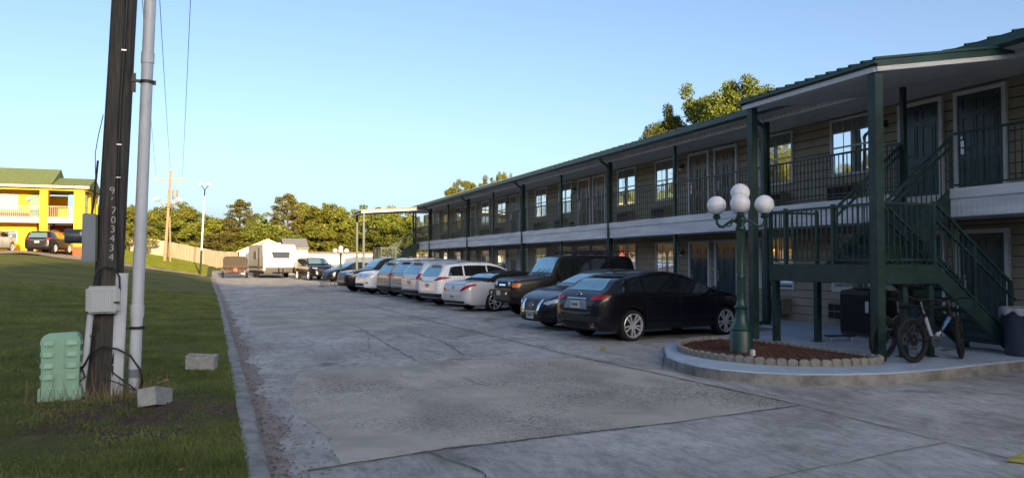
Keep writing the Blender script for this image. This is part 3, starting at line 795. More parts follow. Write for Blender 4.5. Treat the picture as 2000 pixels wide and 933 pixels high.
# ------------------------------------------------------------------ stairs + canopies
def rail_run(mb, a, b, h=.95, sp=.115, mid=False, bal=True, low=.08):
    """sloping guard between foot points a and b: top rail, lower rail, balusters"""
    a = Vector(a); b = Vector(b); up = Vector((0,0,h)); lo = Vector((0,0,low))
    mb.beam(a+up, b+up, .045, .04); mb.beam(a+lo, b+lo, .03, .03)
    if mid: mb.beam(a+up*.84, b+up*.84, .04, .035)
    d = b-a; L_ = math.hypot(d.x, d.y); n = max(1, int(round(L_/sp)))
    for i in range(0 if not bal else n+1):
        p = a+d*i/n; mb.box(p.x-.008,p.x+.008,p.y-.008,p.y+.008,p.z+low,p.z+h)
def staircase(name, label, X0, X1, YA, YB, u0, u1, d0, d1, gr, top=Z2, land=1.6, dirn=1, base=IZ, low_end=None):
    """landing X0..X1 x YA..YB; upper flight y u0..u1 rising to the balcony; lower flight y d0..d1"""
    s_ = thing(name, label, 'staircase', (X0, (YA+YB)/2, base), gr)
    # landing: deck and rim
    MB().box(X0+.05,X1-.05,YA+.05,YB-.05,land-.05,land).build('landing_deck', M['green'], s_)
    r_ = MB(); r_.box(X0,X0+.05,YA,YB,land-.29,land+.01).box(X0+.05,X1,YA,YA+.05,land-.29,land+.008).box(X0+.05,X1,YB-.05,YB,land-.29,land+.008).box(X1-.05,X1,YA+.05,YB-.05,land-.29,land-.006)
    r_.build('landing_rim', M['green'], s_)
    for (px, py) in ((X0+.1,YB-.07),(X1-.07,YB-.07),(X0+.62,YA+.2),(X1-.05,YA+.12)):
        MB().box(px-.05,px+.05,py-.05,py+.05,base,land-.29).box(px-.09,px+.09,py-.09,py+.09,base,base+.012).build('support_post', M['green'], s_)
    # upper flight
    x_top = XP-.06; n = 7; rise = (top-land)/n; run = (x_top-X1)/(n-1)
    for k in range(n-1):
        z = land+rise*(k+1); x = X1+run*k
        MB().box(x-.01,x+run+.02,u0+.06,u1-.06,z-.05,z).box(x-.004,x+.004,u0+.06,u1-.06,z-rise,z-.051).build('tread', M['green'], s_)
    for y in (u0, u1-.05):
        MB().prism([(X1-.25,land-.29),(X1-.25,land),(X1-.0,land+rise+.06),(x_top,top+.06),(x_top,top-.36),(X1+.2,land-.29)], y, y+.05, 'xz').build('stringer', M['green'], s_)
    for y in (u0+.02, u1-.02):
        rm = MB(); rail_run(rm, (X1-.05,y,land), (x_top,y,top), .97, mid=True)
        for (px,pz) in ((X1-.05,land),(x_top,top)): rm.box(px-.025,px+.025,y-.025,y+.025,pz,pz+1.02)
        rm.build('stair_rail', M['green'], s_, smooth=0)
    # lower flight, going back under the balcony side
    n2 = 8; rise2 = (land-base)/n2; run2 = .235
    for k in range(n2-1):
        z = land-rise2*(k+1); x = X1+run2*k
        MB().box(x-.01,x+run2+.02,d0+.06,d1-.06,z-.05,z).build('tread', M['green'], s_)
    xe = X1+run2*(n2-1)
    for y in (d0, d1-.05):
        MB().prism([(X1-.0,land-.29),(X1-.0,land+.01),(xe+.15,base+.12),(xe+.15,base),(xe-.05,base)], y, y+.05, 'xz').build('stringer', M['green'], s_)
    for y in (d0+.02, d1-.02):
        rm = MB(); rail_run(rm, (X1,y,land), (xe,y,base+rise2), .97)
        rm.beam(Vector((X1,y,land+.72)), Vector((xe+.1,y,base+rise2+.68)), .04, .035)
        xm = (X1+xe)/2; zm = (land+base+rise2)/2
        rm.box(xm-.03,xm+.03,y-.03,y+.03,zm-.1,zm+.95)
        rm.box(xe-.03,xe+.03,y-.03,y+.03,base,base+rise2+1.0)
        rm.build('stair_rail', M['green'], s_)
    # landing guards
    gm = MB()
    rail_run(gm, (X0+.03,YA+.03,land), (X0+.03,YB-.03,land)); rail_run(gm, (X0+.03,YB-.03,land), (X1-.03,YB-.03,land)); rail_run(gm, (X0+.03,YA+.03,land), (X1,YA+.03,land))
    for px,py in ((X0+.03,YA+.03),(X0+.03,u0),(X0+.03,u1),(X0+.03,YB-.03),(X1-.03,YB-.03),(X1-.03,YA+.03)): gm.box(px-.028,px+.028,py-.028,py+.028,land,land+1.0)
    gm.build('landing_guard', M['green'], s_)
    return s_
staircase('outdoor_staircase', 'green metal staircase with landing beside the globe lamp and bicycles', 9.38, 10.5, 8.95, 11.55, 9.98, 11.12, 8.95, 9.9, 'green outdoor staircases')
staircase('outdoor_staircase', 'green metal staircase at the far end of the motel, behind parked cars', 9.3, 10.3, 48.3, 51.0, 49.4, 50.8, 48.3, 49.3, 'green outdoor staircases')

def canopy(label, X0, YA, YB, zlow, zhigh, posts, gr, rib=.24):
    c = thing('stair_canopy', label, 'canopy', (X0, (YA+YB)/2, IZ), gr)
    XE = 12.6
    def zz(x): return zlow+(zhigh-zlow)*(x-X0)/(XE-X0)
    # ceiling slab
    mb = MB(); mb.add([(X0+.03,YA+.03,zz(X0+.03)-.02),(XE,YA+.03,zz(XE)-.02),(XE,YB-.03,zz(XE)-.02),(X0+.03,YB-.03,zz(X0+.03)-.02),
                      (X0+.03,YA+.03,zz(X0+.03)+.1),(XE,YA+.03,zz(XE)+.1),(XE,YB-.03,zz(XE)+.1),(X0+.03,YB-.03,zz(X0+.03)+.1)],
                     [(0,3,2,1),(4,5,6,7),(0,1,5,4),(1,2,6,5),(2,3,7,6),(3,0,4,7)])
    mb.build('canopy_ceiling', M['soffit'], c)
    t = MB()
    for y in (YA, YB): t.beam((X0,y,zz(X0)+.02),(XE,y,zz(XE)+.02),.05,.075)
    t.box(X0-.025,X0+.025,YA+.026,YB-.026,zlow-.02,zlow+.058)
    t.build('canopy_trim', M['white'], c)
    for y in (YA-.02, YB+.02): MB().beam((X0-.03,y,zz(X0-.03)+.115),(XE,y,zz(XE)+.115),.05,.11).build('canopy_fascia', M['roofmetal'], c)
    # ribbed sheet
    r_ = MB(); y = YA-.05
    r_.add([(X0-.08,YA-.05,zz(X0-.08)+.17),(XE,YA-.05,zz(XE)+.17),(XE,YB+.05,zz(XE)+.17),(X0-.08,YB+.05,zz(X0-.08)+.17),
            (X0-.08,YA-.05,zz(X0-.08)+.10),(XE,YA-.05,zz(XE)+.155),(XE,YB+.05,zz(XE)+.155),(X0-.08,YB+.05,zz(X0-.08)+.10)],[(0,1,2,3),(7,6,5,4),(0,3,7,4),(0,4,5,1),(3,2,6,7)])
    while y < YB+.05: r_.beam((X0-.1,y,zz(X0-.1)+.175),(XE,y,zz(XE)+.185),.06,.035); y += rib
    r_.build('canopy_roof', M['roofmetal'], c)
    for px, py, s2 in posts:
        MB().box(px-s2/2,px+s2/2,py-s2/2,py+s2/2,IZ-.02,zz(px)-.022).build('canopy_post', M['green'], c)
    return c
canopy('sloping green and white canopy over the near staircase', 9.18, 8.82, 12.0, 4.53, 5.08, [(9.26,8.93,.15),(9.26,11.83,.13)], 'stair canopies')
canopy('small sunlit canopy over the far end staircase', 8.1, 48.3, 51.2, 4.72, 5.05, [(8.25,51.05,.13),(8.25,48.45,.13),(12.05,51.1,.1)], 'stair canopies')

# ------------------------------------------------------------------ globe lamp posts
def globe_lamp(loc, label, yaw):
    g = thing('globe_lamp_post', label, 'lamp post', (0,0,0), 'four armed globe lamp posts')
    prof = [(.001,0),(.185,0),(.185,.05),(.175,.08),(.175,.33),(.165,.35),(.175,.37),(.155,.40),(.12,.46),(.095,.56),(.085,.66),(.09,.69),(.115,.71),(.09,.73),(.075,.76),
            (.062,.82),(.058,1.15),(.072,1.17),(.072,1.2),(.058,1.22),(.055,1.9),(.075,1.92),(.08,1.96),(.06,1.99),(.075,2.06),(.085,2.1),(.06,2.14),(.045,2.2),(.04,2.27),(.06,2.31),(.001,2.32)]
    b = MB().lathe(prof, n=24)
    for j in range(12):       # fluting
        t = 2*math.pi*j/12
        for (r_,z0,z1) in ((.060,1.23,1.89),(.064,.84,1.14)):
            b.tube([(r_*math.cos(t),r_*math.sin(t),z0),((r_-.004)*math.cos(t),(r_-.004)*math.sin(t),z1)], .008, 6)
    b.build('column', M['green_lamp'], g, smooth=50)
    for k in range(4):
        t = yaw+k*math.pi/2; c, s2 = math.cos(t), math.sin(t)
        A = MB(); pts = []
        for r_, z in ((.05,2.05),(.12,2.07),(.20,2.02),(.26,1.97),(.32,1.98),(.355,2.03),(.36,2.10)): pts.append((r_*c, r_*s2, z))
        A.tube(pts, [.028,.026,.022,.024,.026,.022,.02], 10)
        A.tube([(.12*c,.12*s2,2.05),(.15*c,.15*s2,1.99),(.19*c,.19*s2,1.97),(.2*c,.2*s2,2.0)], .012, 6)
        A.lathe([(.001,2.09),(.05,2.10),(.065,2.13),(.045,2.155),(.058,2.17),(.001,2.172)], (.36*c,.36*s2,0), 14)
        a = A.build('arm', M['green_lamp'], g, smooth=50)
        MB().sphere((.36*c,.36*s2,2.31), .149, 24, 16).build('globe', M['globe'], a, smooth=80)
    MB().sphere((0,0,2.50), .149, 24, 16).build('globe', M['globe'], g, smooth=80)
    g.location = loc
    return g
globe_lamp((7.6, 10.02, IZ+.07), 'green lamp post with white globes standing in the mulch bed', R(52.7))
globe_lamp((7.1, 50.3, .05), 'small looking far globe lamp post at the end of the car row', R(81))
# island of the far lamp: low fence ring
o = MB().lathe([(.001,0),(1.3,0),(1.3,.12),(.001,.13)], (7.0,50.3,.02), 30).build('kerb', M['kerb']); tag(o, kind='structure')
fm = MB()
for k in range(26):
    t = 2*math.pi*k/26; a = (7.0+1.15*math.cos(t), 50.3+1.15*math.sin(t)); fm.box(a[0]-.012,a[0]+.012,a[1]-.012,a[1]+.012,.14,.42)
    t2 = 2*math.pi*(k+1)/26; fm.beam((a[0],a[1],.36),(7.0+1.15*math.cos(t2),50.3+1.15*math.sin(t2),.36),.015,.015)
fm.build('garden_fence', M['black']).name = 'garden_fence'
tag(bpy.data.objects['garden_fence'], 'low black picket fence round the far lamp post island', 'low fence')

# ------------------------------------------------------------------ things near the stairs
def bicycle(label, paintm, steer, light=True):
    b = thing('bicycle', label, 'bicycle', (0,0,0), 'bicycles under the stairs')
    r_ = .335
    def wheel(x, yaw):
        rot = Matrix.Rotation(yaw, 3, 'Z'); c = Vector((x,0,r_))
        T = MB(); n = 28; m = 8; vs = []; fs = []
        for i in range(n):
            t = 2*math.pi*i/n
            for j in range(m):
                u = 2*math.pi*j/m; rr = r_-.035+.035*math.cos(u)
                vs.append(c+rot @ Vector((rr*math.cos(t), .034*math.sin(u), rr*math.sin(t))))
        for i in range(n):
            for j in range(m): fs.append((i*m+j,((i+1)%n)*m+j,((i+1)%n)*m+(j+1)%m,i*m+(j+1)%m))
        T.add(vs, fs); w_ = T.build('wheel', M['rubber'], b, smooth=60)
        S = MB()
        for i in range(16):
            t = 2*math.pi*i/16; S.tube([c+rot@Vector((.02*math.cos(t+.6),.02*(-1)**i,.02*math.sin(t+.6))), c+rot@Vector(((r_-.07)*math.cos(t),0,(r_-.07)*math.sin(t)))], .002, 4)
        vs = []; fs = []
        for i in range(n):
            t = 2*math.pi*i/n
            for (rr, yy) in ((r_-.085,-.018),(r_-.062,-.018),(r_-.062,.018),(r_-.085,.018)): vs.append(c+rot@Vector((rr*math.cos(t),yy,rr*math.sin(t))))
        for i in range(n):
            for j in range(4): fs.append((i*4+j,((i+1)%n)*4+j,((i+1)%n)*4+(j+1)%4,i*4+(j+1)%4))
        S.add(vs, fs); S.lathe([(.02,-.05),(.03,-.04),(.03,.04),(.02,.05)], c, 12, 'y', rot)
        if yaw == 0: S.lathe([(.001,-.03),(.09,-.03),(.09,-.026),(.001,-.026)], c, 20, 'y')
        S.build('rim', M['darkalloy'], w_)
    wheel(-.54, 0); wheel(.56, steer)
    bb = (-.08,0,.30); st = (-.25,0,.80); hd0 = (.40,0,.66); hd1 = (.36,0,.80); rear = (-.54,0,.345)
    F = MB().tube([bb, hd0], .028, 8).tube([st, hd1], .022, 8).tube([bb, (-.22,0,.72)], .024, 8).tube([hd0, hd1], .03, 10)
    for s2 in (-.05,.05):
        F.tube([bb,(-.3,s2,.32),(rear[0],s2,rear[2])], .012, 6); F.tube([(-.21,0,.68),(-.35,s2,.56),(rear[0],s2,rear[2])], .010, 6)
    F.build('frame', paintm, b, smooth=50)
    fk = MB(); rot = Matrix.Rotation(steer,3,'Z'); c = Vector((.56,0,.345))
    for s2 in (-.06,.06):
        p = c+rot@Vector((0,s2,0)); q = Vector((.42,0,.62))+rot@Vector((0,s2,0)); fk.tube([p,q], .016, 8)
    fk.tube([(.42,0,.62),(.35,0,.86)], .018, 8); fk.build('fork', M['black'], b, smooth=50)
    hb = MB(); pts = [Vector((.37,0,.90))+rot@Vector(v) for v in ((-.09,-.31,.02),(-.04,-.2,.03),(0,-.06,0),(0,.06,0),(-.04,.2,.03),(-.09,.31,.02))]
    hb.tube(pts, .013, 8).tube([(.35,0,.84),(.37,0,.90)], .018, 8).build('handlebar', M['black'], b, smooth=50)
    MB().tube([(-.22,0,.72),(-.27,0,.90)], .014, 8).build('seat_post', M['steel'], b)
    sd = MB().prism([(-.42,-.075),(-.36,-.085),(-.2,-.03),(-.13,-.018),(-.13,.018),(-.2,.03),(-.36,.085),(-.42,.075)], .90, .945)
    sd.build('saddle', M['black'], b, bevel=.012)
    ck = MB().lathe([(.03,-.055),(.095,-.05),(.095,-.045),(.03,-.045)], bb, 20, 'y').tube([bb,(bb[0]+.10,-.08,bb[2]-.13)], .01, 6).box(bb[0]+.05,bb[0]+.15,-.17,-.07,bb[2]-.145,bb[2]-.125).tube([bb,(bb[0]-.10,.08,bb[2]+.13)], .01, 6).box(bb[0]-.15,bb[0]-.05,.07,.17,bb[2]+.12,bb[2]+.14)
    ck.build('crank', M['steel'], b)
    return b
b1 = bicycle('fat tyred black bicycle with white and blue frame leaning nearest the kerb', M['black'], .5)
MB().tube([(-.04,0,.335),(.10,0,.43)], .0305, 8).tube([(-.10,0,.37),(-.20,0,.66)], .027, 8).build('frame_sleeve', M['pvcbox'], b1)
MB().tube([(.14,0,.46),(.36,0,.63)], .0305, 8).build('frame_sleeve', M['bluecloth'], b1)
b1.location = (10.10, 8.62, IZ); b1.rotation_euler = (R(-5), 0, R(6))
b2 = bicycle('dark bicycle standing behind the white and blue one under the landing', M['black'], .5)
b2.location = (9.95, 9.12, IZ); b2.rotation_euler = (R(6), 0, R(10))

can = thing('trash_can', 'dark blue grey round bin with a knotted plastic bag at the foot of the stairs', 'trash can', (11.93, 8.62, IZ))
cn = MB(); prof = [(.001,0),(.235,0),(.24,.02),(.285,.72),(.30,.725),(.30,.755),(.27,.755),(.265,.72),(.22,.03),(.001,.03)]
cn.lathe(prof, (11.93,8.62,IZ), 28).build('bin', M['canmat'], can, smooth=40)
bg = MB(); vs = []; n = 56
for i in range(n):
    t = 2*math.pi*i/n; dr = .012*math.sin(7*t)+.008*math.sin(13*t); lo = .10+.04*math.sin(3*t+1)+.025*math.sin(9*t)
    vs += [((.255)*math.cos(t),(.255)*math.sin(t),.70),((.308+dr*.3)*math.cos(t),(.308+dr*.3)*math.sin(t),.765),((.318+dr)*math.cos(t),(.318+dr)*math.sin(t),.75-lo*.5),((.308+dr)*math.cos(t),(.308+dr)*math.sin(t),.75-lo)]
fs = [(i*4+j,((i+1)%n)*4+j,((i+1)%n)*4+j+1,i*4+j+1) for i in range(n) for j in range(3)]
bg.add([(v[0]+11.93,v[1]+8.62,v[2]+IZ) for v in vs], fs)
kx, ky, kz = 11.93-.20, 8.62-.255, IZ+.70
bg.sphere((kx,ky,kz), .03, 8, 6).tube([(kx,ky,kz),(kx-.05,ky-.02,kz-.1),(kx-.03,ky-.02,kz-.2)], [.02,.03,.01], 6).tube([(kx,ky,kz),(kx+.06,ky-.03,kz-.08),(kx+.07,ky-.02,kz-.15)], [.02,.03,.008], 6).tube([(kx,ky,kz),(kx-.08,ky+.05,kz+.02)], [.02,.008], 6)
bg.build('bin_bag', M['bag'], can, smooth=60)

cu = thing('condenser_unit', 'dark louvered air conditioning condenser on the walkway behind the stairs', 'condenser unit', (12.1, 11.9, IZ))
c_ = MB().box(11.72,12.48,11.52,12.28,IZ+.04,IZ+.92).build('cabinet', M['condenser'], cu, bevel=.02)
lv = MB()
for i in range(14):
    a = 11.76+i*.052; lv.box(a,a+.02,11.508,11.519,IZ+.1,IZ+.84); b_ = 11.56+i*.052; lv.box(11.708,11.719,b_,b_+.02,IZ+.1,IZ+.84)
lv.build('louvers', M['black'], cu)
MB().lathe([(.001,0),(.33,0),(.33,.03),(.3,.05),(.001,.05)], (12.1,11.9,IZ+.92), 24).build('fan_cover', M['black'], cu)
MB().box(11.70,11.707,11.52,11.60,IZ+.5,IZ+.72).build('info_plate', M['white'], cu)
MB().box(11.75,12.45,11.55,12.25,IZ,IZ+.035).build('pad', M['kerb'], cu)

dl = thing('skateboard', 'flat black wheeled board lying by the condenser unit', 'skateboard', (11.0, 11.55, IZ))
MB().prism([(10.72,11.62),(10.76,11.70),(11.22,11.55),(11.30,11.46),(11.26,11.38),(10.80,11.50)], IZ+.075, IZ+.10).build('deck', M['black'], dl, bevel=.008)
for px, py in ((10.82,11.56),(10.86,11.64),(11.18,11.44),(11.22,11.52)):
    MB().lathe([(.001,-.02),(.036,-.02),(.036,.02),(.001,.02)], (px,py,IZ+.036), 14, 'y').build('wheel', M['pvcbox'], dl)
for px, py in ((10.84,11.60),(11.20,11.48)): MB().box(px-.02,px+.02,py-.05,py+.05,IZ+.04,IZ+.075).build('axle_truck', M['steel'], dl)

br = thing('broom', 'dark upright broom leaning on the upper balcony rail', 'broom', (12.45, 26.6, Z2))
MB().tube([(12.45,26.6,Z2+.3),(12.40,26.62,Z2+1.35)], .014, 8).build('handle', M['black'], br)
MB().tube([(12.45,26.6,Z2),(12.45,26.6,Z2+.18),(12.45,26.6,Z2+.32)], [.17,.14,.03], 12).build('bristles', M['black'], br)

# ------------------------------------------------------------------ foreground utility pole group
pole = thing('utility_pole', 'weathered wooden utility pole leaning over the lawn, numbered 703434', 'utility pole', (-1.22, 10.02, .2))
pb = Vector((-1.295,10.02,.12)); pt = Vector((-.93,10.0,9.9))
def pp(z): return pb+(pt-pb)*((z-pb.z)/(pt.z-pb.z))
n = 24; prof_z = np.linspace(.0, 9.9, 46); vs = []; fs = []
for i, z in enumerate(prof_z):
    c = pp(z); r0 = .155-.004*z
    for j in range(n):
        t = 2*math.pi*j/n; rr = r0*(1+.02*math.sin(3*t+z*.5)+.012*math.sin(7*t+1.7*z)+(.02 if j % 5 == 0 else 0)*math.sin(z*1.1+j)); vs.append((c.x+rr*math.cos(t), c.y+rr*math.sin(t), z))
for i in range(len(prof_z)-1):
    for j in range(n): fs.append((i*n+j, i*n+(j+1)%n, (i+1)*n+(j+1)%n, (i+1)*n+j))
fs.append(tuple((len(prof_z)-1)*n+j for j in range(n)))
mb = MB(); mb.add(vs, fs); mb.build('wooden_shaft', M['oldwood'], pole, smooth=60)
mb = MB(); c = pp(9.55); mb.box(c.x-.9,c.x+1.3,c.y-.2,c.y-.1,9.5,9.6); mb.build('crossarm', M['oldwood'], pole)
# facing direction towards the camera from the pole
fd = Vector((1.2,-10,0)).normalized(); sd_ = Vector((fd.y*-1, fd.x, 0)) # sd_ = to the right seen from camera
sd_ = Vector((-fd.y, fd.x, 0))
def onpole(z, s_, out=0):
    """point on the camera side of the shaft at height z, s_ metres right of its axis"""
    r0 = .155-.004*z; return pp(z)+sd_*s_+fd*(math.sqrt(max(0,r0*r0-s_*s_))+out)
lean = math.atan2(pt.x-pb.x, pt.z-pb.z)
def facing(z, s_, out=.006):
    p = onpole(z, s_, out); zx = Vector((math.sin(lean),0,math.cos(lean))); nx = (fd+sd_*s_/.15*.9).normalized(); xx = zx.cross(nx).normalized(); nx = xx.cross(zx).normalized()
    m = Matrix((xx, zx, nx)).transposed().to_4x4(); m.translation = p; return m
M['tagmetal'] = mat('number_tag_metal', (.34,.34,.35), .5, metal=.2)
dz_ = .107
for i, ch in enumerate('703434'):
    text_mesh(ch, .115, .002, M['tagmetal'], 'number_digit', pole, facing(2.235-i*dz_, .015))
text_mesh('9', .12, .002, M['tagmetal'], 'number_digit', pole, facing(2.465, -.01) @ Matrix.Rotation(.3,4,'Z'))
text_mesh("'", .13, .002, M['tagmetal'], 'number_digit', pole, facing(2.34, -.025) @ Matrix.Rotation(-.4,4,'Z'))
def run(zs, ss, out, r_, name='cable', m=None):
    pts = [onpole(z, s2, out) for z, s2 in zip(zs, ss)]
    return MB().tube(pts, r_, 8).build(name, m or M['cable'], pole, smooth=60)
run([1.3,1.7,2.1,2.5,3.0,3.5,4.0,5,6.5,9.3],[.12,.09,.06,.035,.03,.02,.025,.03,.03,.03],.012,.017)
run([.2,.5,.9,1.3],[.11,.09,.12,.12],.012,.012)
for z, s2 in ((3.0,.03),(4.1,.025),(2.62,.04)): 
    p = onpole(z, s2, .03); MB().cb(p, (.05,.012,.012)).build('cable_clip', M['steel'], pole)
# thin drop wire on its left side
MB().tube([onpole(3.35,-.13,.0)+sd_*-.02, onpole(3.1,-.15,0)+sd_*-.04, onpole(2.9,-.15,0)+sd_*-.06, onpole(2.4,-.15,0)+sd_*-.03], .005, 6).build('drop_wire', M['cable'], pole)

def local_frame(p, yaw=math.atan2(fd.y, fd.x)):
    return p
# grey meter box on the left of the shaft with its round meter
mbx = thing('electric_meter_box', 'grey metal meter box strapped to the left of the leaning pole', 'meter box', tuple(pp(1.9)+sd_*-.23))
RZ = Matrix.Rotation(math.atan2(sd_.y, sd_.x), 3, 'Z')
c = pp(1.92)+sd_*-.225+fd*.02
MB().cb(c, (.135,.22,.56), RZ).build('enclosure', M['greybox'], mbx, bevel=.008)
MB().cb(c+sd_*.079+Vector((0,0,0)), (.022,.20,.54), RZ).build('back_plate', M['green_lamp'], mbx)
cc = c+sd_*-.06+Vector((0,0,.02))
MB().lathe([(.001,-.18),(.075,-.18),(.082,-.17),(.082,0),(.001,0)], cc, 24, 'x', RZ).build('meter', mat('dark_meter_cover',(.06,.075,.09),.35), mbx, smooth=40)
MB().cb(cc+sd_*-.012+fd*.085+Vector((0,0,.03)), (.03,.02,.04), RZ).build('seal_tab', M['white'], mbx)
MB().tube([c+Vector((0,0,.27))+sd_*.03, c+Vector((0,0,.5))+sd_*.05, c+Vector((0,0,.9))+sd_*.08], .012, 8).build('service_cable', M['cable'], mbx)

# light grey telecom box + its cable loop
tb = thing('telecom_box', 'light grey ribbed plastic box mounted low on the leaning pole', 'utility box', tuple(pp(1.2)+fd*.16))
c = pp(1.22)+fd*.20+sd_*-.045
cab = MB().cb(c, (.34,.13,.31), RZ).build('case', M['pvcbox'], tb, bevel=.03)
rb = MB()
for i in range(9): rb.cb(c+sd_*(-.10+i*.021)+fd*.066+Vector((0,0,.0)), (.006,.006,.20), RZ)
rb.cb(c+fd*.066+sd_*-.015+Vector((0,0,.125)), (.26,.008,.012), RZ).cb(c+fd*.066+sd_*-.015+Vector((0,0,-.125)), (.26,.008,.01), RZ).cb(c+fd*.066+sd_*.118, (.008,.008,.30), RZ)
rb.build('cover_ribs', M['pvc'], tb)
MB().cb(c+sd_*.14+fd*.068+Vector((0,0,-.03)), (.06,.02,.02), RZ).build('latch', M['black'], tb)
q = c+Vector((0,0,.155))
lp = [q+sd_*-.09, q+sd_*-.085+Vector((0,0,.10)), q+sd_*-.04+Vector((0,0,.19)), q+sd_*.04+Vector((0,0,.225)), q+sd_*.12+Vector((0,0,.19)), q+sd_*.165+Vector((0,0,.10)), q+sd_*.17+Vector((0,0,-.05))]
MB().tube(lp, .011, 8).build('cable', M['cable'], tb, smooth=60)
MB().tube([q+sd_*-.035, q+sd_*-.03+Vector((0,0,.16)), q+sd_*-.03+Vector((0,0,.2))], .008, 6).build('cable', M['cable'], tb)

ug = thing('cable_guard', 'white half round cable guard screwed to the pole beside the telecom box', 'cable guard', tuple(pp(.2)+fd*.15))
a = pp(.12)+sd_*.145+fd*.10; b_ = pp(1.52)+sd_*.135+fd*.10
vs = []; n = 10
for p in (a, b_):
    for j in range(n+1):
        t = math.pi*j/n; vs.append(p+sd_*(.068*math.cos(t))+fd*(.045*math.sin(t)**.5))
    for j in range(n, -1, -1):
        t = math.pi*j/n; vs.append(p+sd_*(.062*math.cos(t))+fd*(.039*math.sin(t)**.5))
k = 2*(n+1); fs = [(j,(j+1)%k,k+(j+1)%k,k+j) for j in range(k)]
mb = MB(); mb.add(vs, fs)
mb.build('channel', M['pvc'], ug, smooth=40)
for zf in (.25,.6,.9):
    p = a+(b_-a)*zf+fd*.046+sd_*-.05; MB().sphere(p, .009, 8, 6).build('screw', M['steel'], ug)

cd = thing('conduit_pipe', 'tall white PVC conduit pipe strapped to the right of the pole', 'conduit pipe', (-.98, 10., .2))
a = Vector((-.965,10.02,.12)); b_ = Vector((-.735,10.0,9.2))
def cpt(z): return a+(b_-a)*((z-a.z)/(b_.z-a.z))
prof_ = [(.10,.045),(.2,.055),(.34,.068),(.36,.068),(1.0,.068),(1.005,.077),(1.14,.077),(1.145,.068),(4.0,.066),(4.005,.074),(4.13,.074),(4.135,.066),(9.2,.066)]
MB().tube([cpt(z) for z,_ in prof_], [r_ for _,r_ in prof_], 20).build('pipe', M['pvc'], cd, smooth=40)
MB().tube([cpt(.30),cpt(.40)], .0695, 20).build('grey_band', M['greybox'], cd, smooth=40)
for z in (.88, 3.78):
    c = cpt(z); S = MB().lathe([(.072,-.016),(.082,-.016),(.082,.016),(.072,.016),(.072,-.016)], c, 20)
    S.cb(c+sd_*-.13+fd*.02, (.13,.04,.03), RZ).cb(c+sd_*.085, (.03,.03,.05), RZ)
    if z > 2: S.cb(c+sd_*-.14+Vector((0,0,-.02)), (.05,.05,.22), RZ)
    S.build('strap', M['black'], cd)
# diagonal white conduit under the telecom box
MB().tube([pp(1.05)+sd_*-.16+fd*.15, pp(.62)+sd_*-.18+fd*.13, pp(.3)+sd_*-.2+fd*.1, pp(.1)+sd_*-.2+fd*.1], .035, 14).build('riser_conduit', M['pvc'], tb, smooth=50)
# loose cables at the foot
lc = MB()
o0 = pp(.2)
def W(s_, f_, z): return Vector((o0.x,o0.y,0))+sd_*s_+fd*f_+Vector((0,0,z))
lc.tube([W(-.2,.15,.45),W(-.12,.22,.62),W(0,.25,.70),W(.15,.27,.66),W(.28,.30,.58),W(.38,.30,.42),W(.41,.28,.28),W(.38,.25,.17)], .012, 8)
lc.tube([W(.02,.2,.5),W(.12,.25,.38),W(.24,.28,.28),W(.35,.28,.18)], .009, 6)
lc.tube([W(-.02,.22,.35),W(.15,.26,.28),W(.3,.3,.2),W(.42,.3,.16)], .008, 6)
lc.tube([W(-.18,.12,.85),W(-.1,.2,.80),W(-.04,.2,.9),W(-.1,.18,.98)], .007, 6)
lc.tube([W(-.22,.15,.50),W(-.17,.24,.36),W(-.24,.22,.30),W(-.22,.16,.48)], .011, 6)
tag(lc.build('loose_cable', M['cable'], smooth=60), 'looped black cables hanging at the foot of the utility pole', 'cable')

# pale green pedestal
pd = thing('telecom_pedestal', 'pale green plastic utility pedestal with raised vents on the lawn', 'pedestal', (-1.62, 9.62, .14))
PR = Matrix.Rotation(R(-4)+math.atan2(sd_.y,sd_.x),3,'Z'); c = Vector((-1.62,9.62,.12))
def PL(x,y,z): return c+PR@Vector((x,y,z))
MB().cb(PL(0,0,.07), (.50,.34,.16), PR).build('base', M['pedestal'], pd, bevel=.012)
prf = [(-.215,.13),(-.225,.70),(-.205,.745),(-.16,.765),(.16,.775),(.205,.755),(.225,.70),(.22,.13)]
mb = MB(); mb.add([PL(x,-.14,z) for x,z in prf]+[PL(x,.14,z) for x,z in prf], [tuple(range(7,-1,-1)), tuple(range(8,16))]+[(i,(i+1)%8,8+(i+1)%8,8+i) for i in range(8)])
mb.build('cover', M['pedestal'], pd, bevel=.012, smooth=30)
MB().cb(PL(0,-.145,.43), (.10,.02,.58), PR).build('centre_rib', M['pedestal'], pd, bevel=.006)
for sx in (-.135,.135):
    for k in range(4):
        z = .27+k*.13
        v = MB(); v.add([PL(sx-.055,-.138,z-.02),PL(sx+.055,-.138,z-.02),PL(sx+.055,-.138,z+.03),PL(sx-.055,-.138,z+.03),PL(sx-.055,-.175,z-.02),PL(sx+.055,-.175,z-.02),PL(sx+.05,-.15,z+.03),PL(sx-.05,-.15,z+.03)],[(0,1,2,3),(4,7,6,5),(0,4,5,1),(1,5,6,2),(2,6,7,3),(3,7,4,0)])
        v.build('vent', M['pedestal'], pd)
for k in range(4):
    for sx in (-1,1):
        z = .27+k*.13; MB().cb(PL(sx*.232,0,z), (.022,.12,.045), PR).build('side_vent', M['pedestal'], pd)

pd.scale = (.84,.84,.95); pd.location = (-1.68, 9.85, .14)
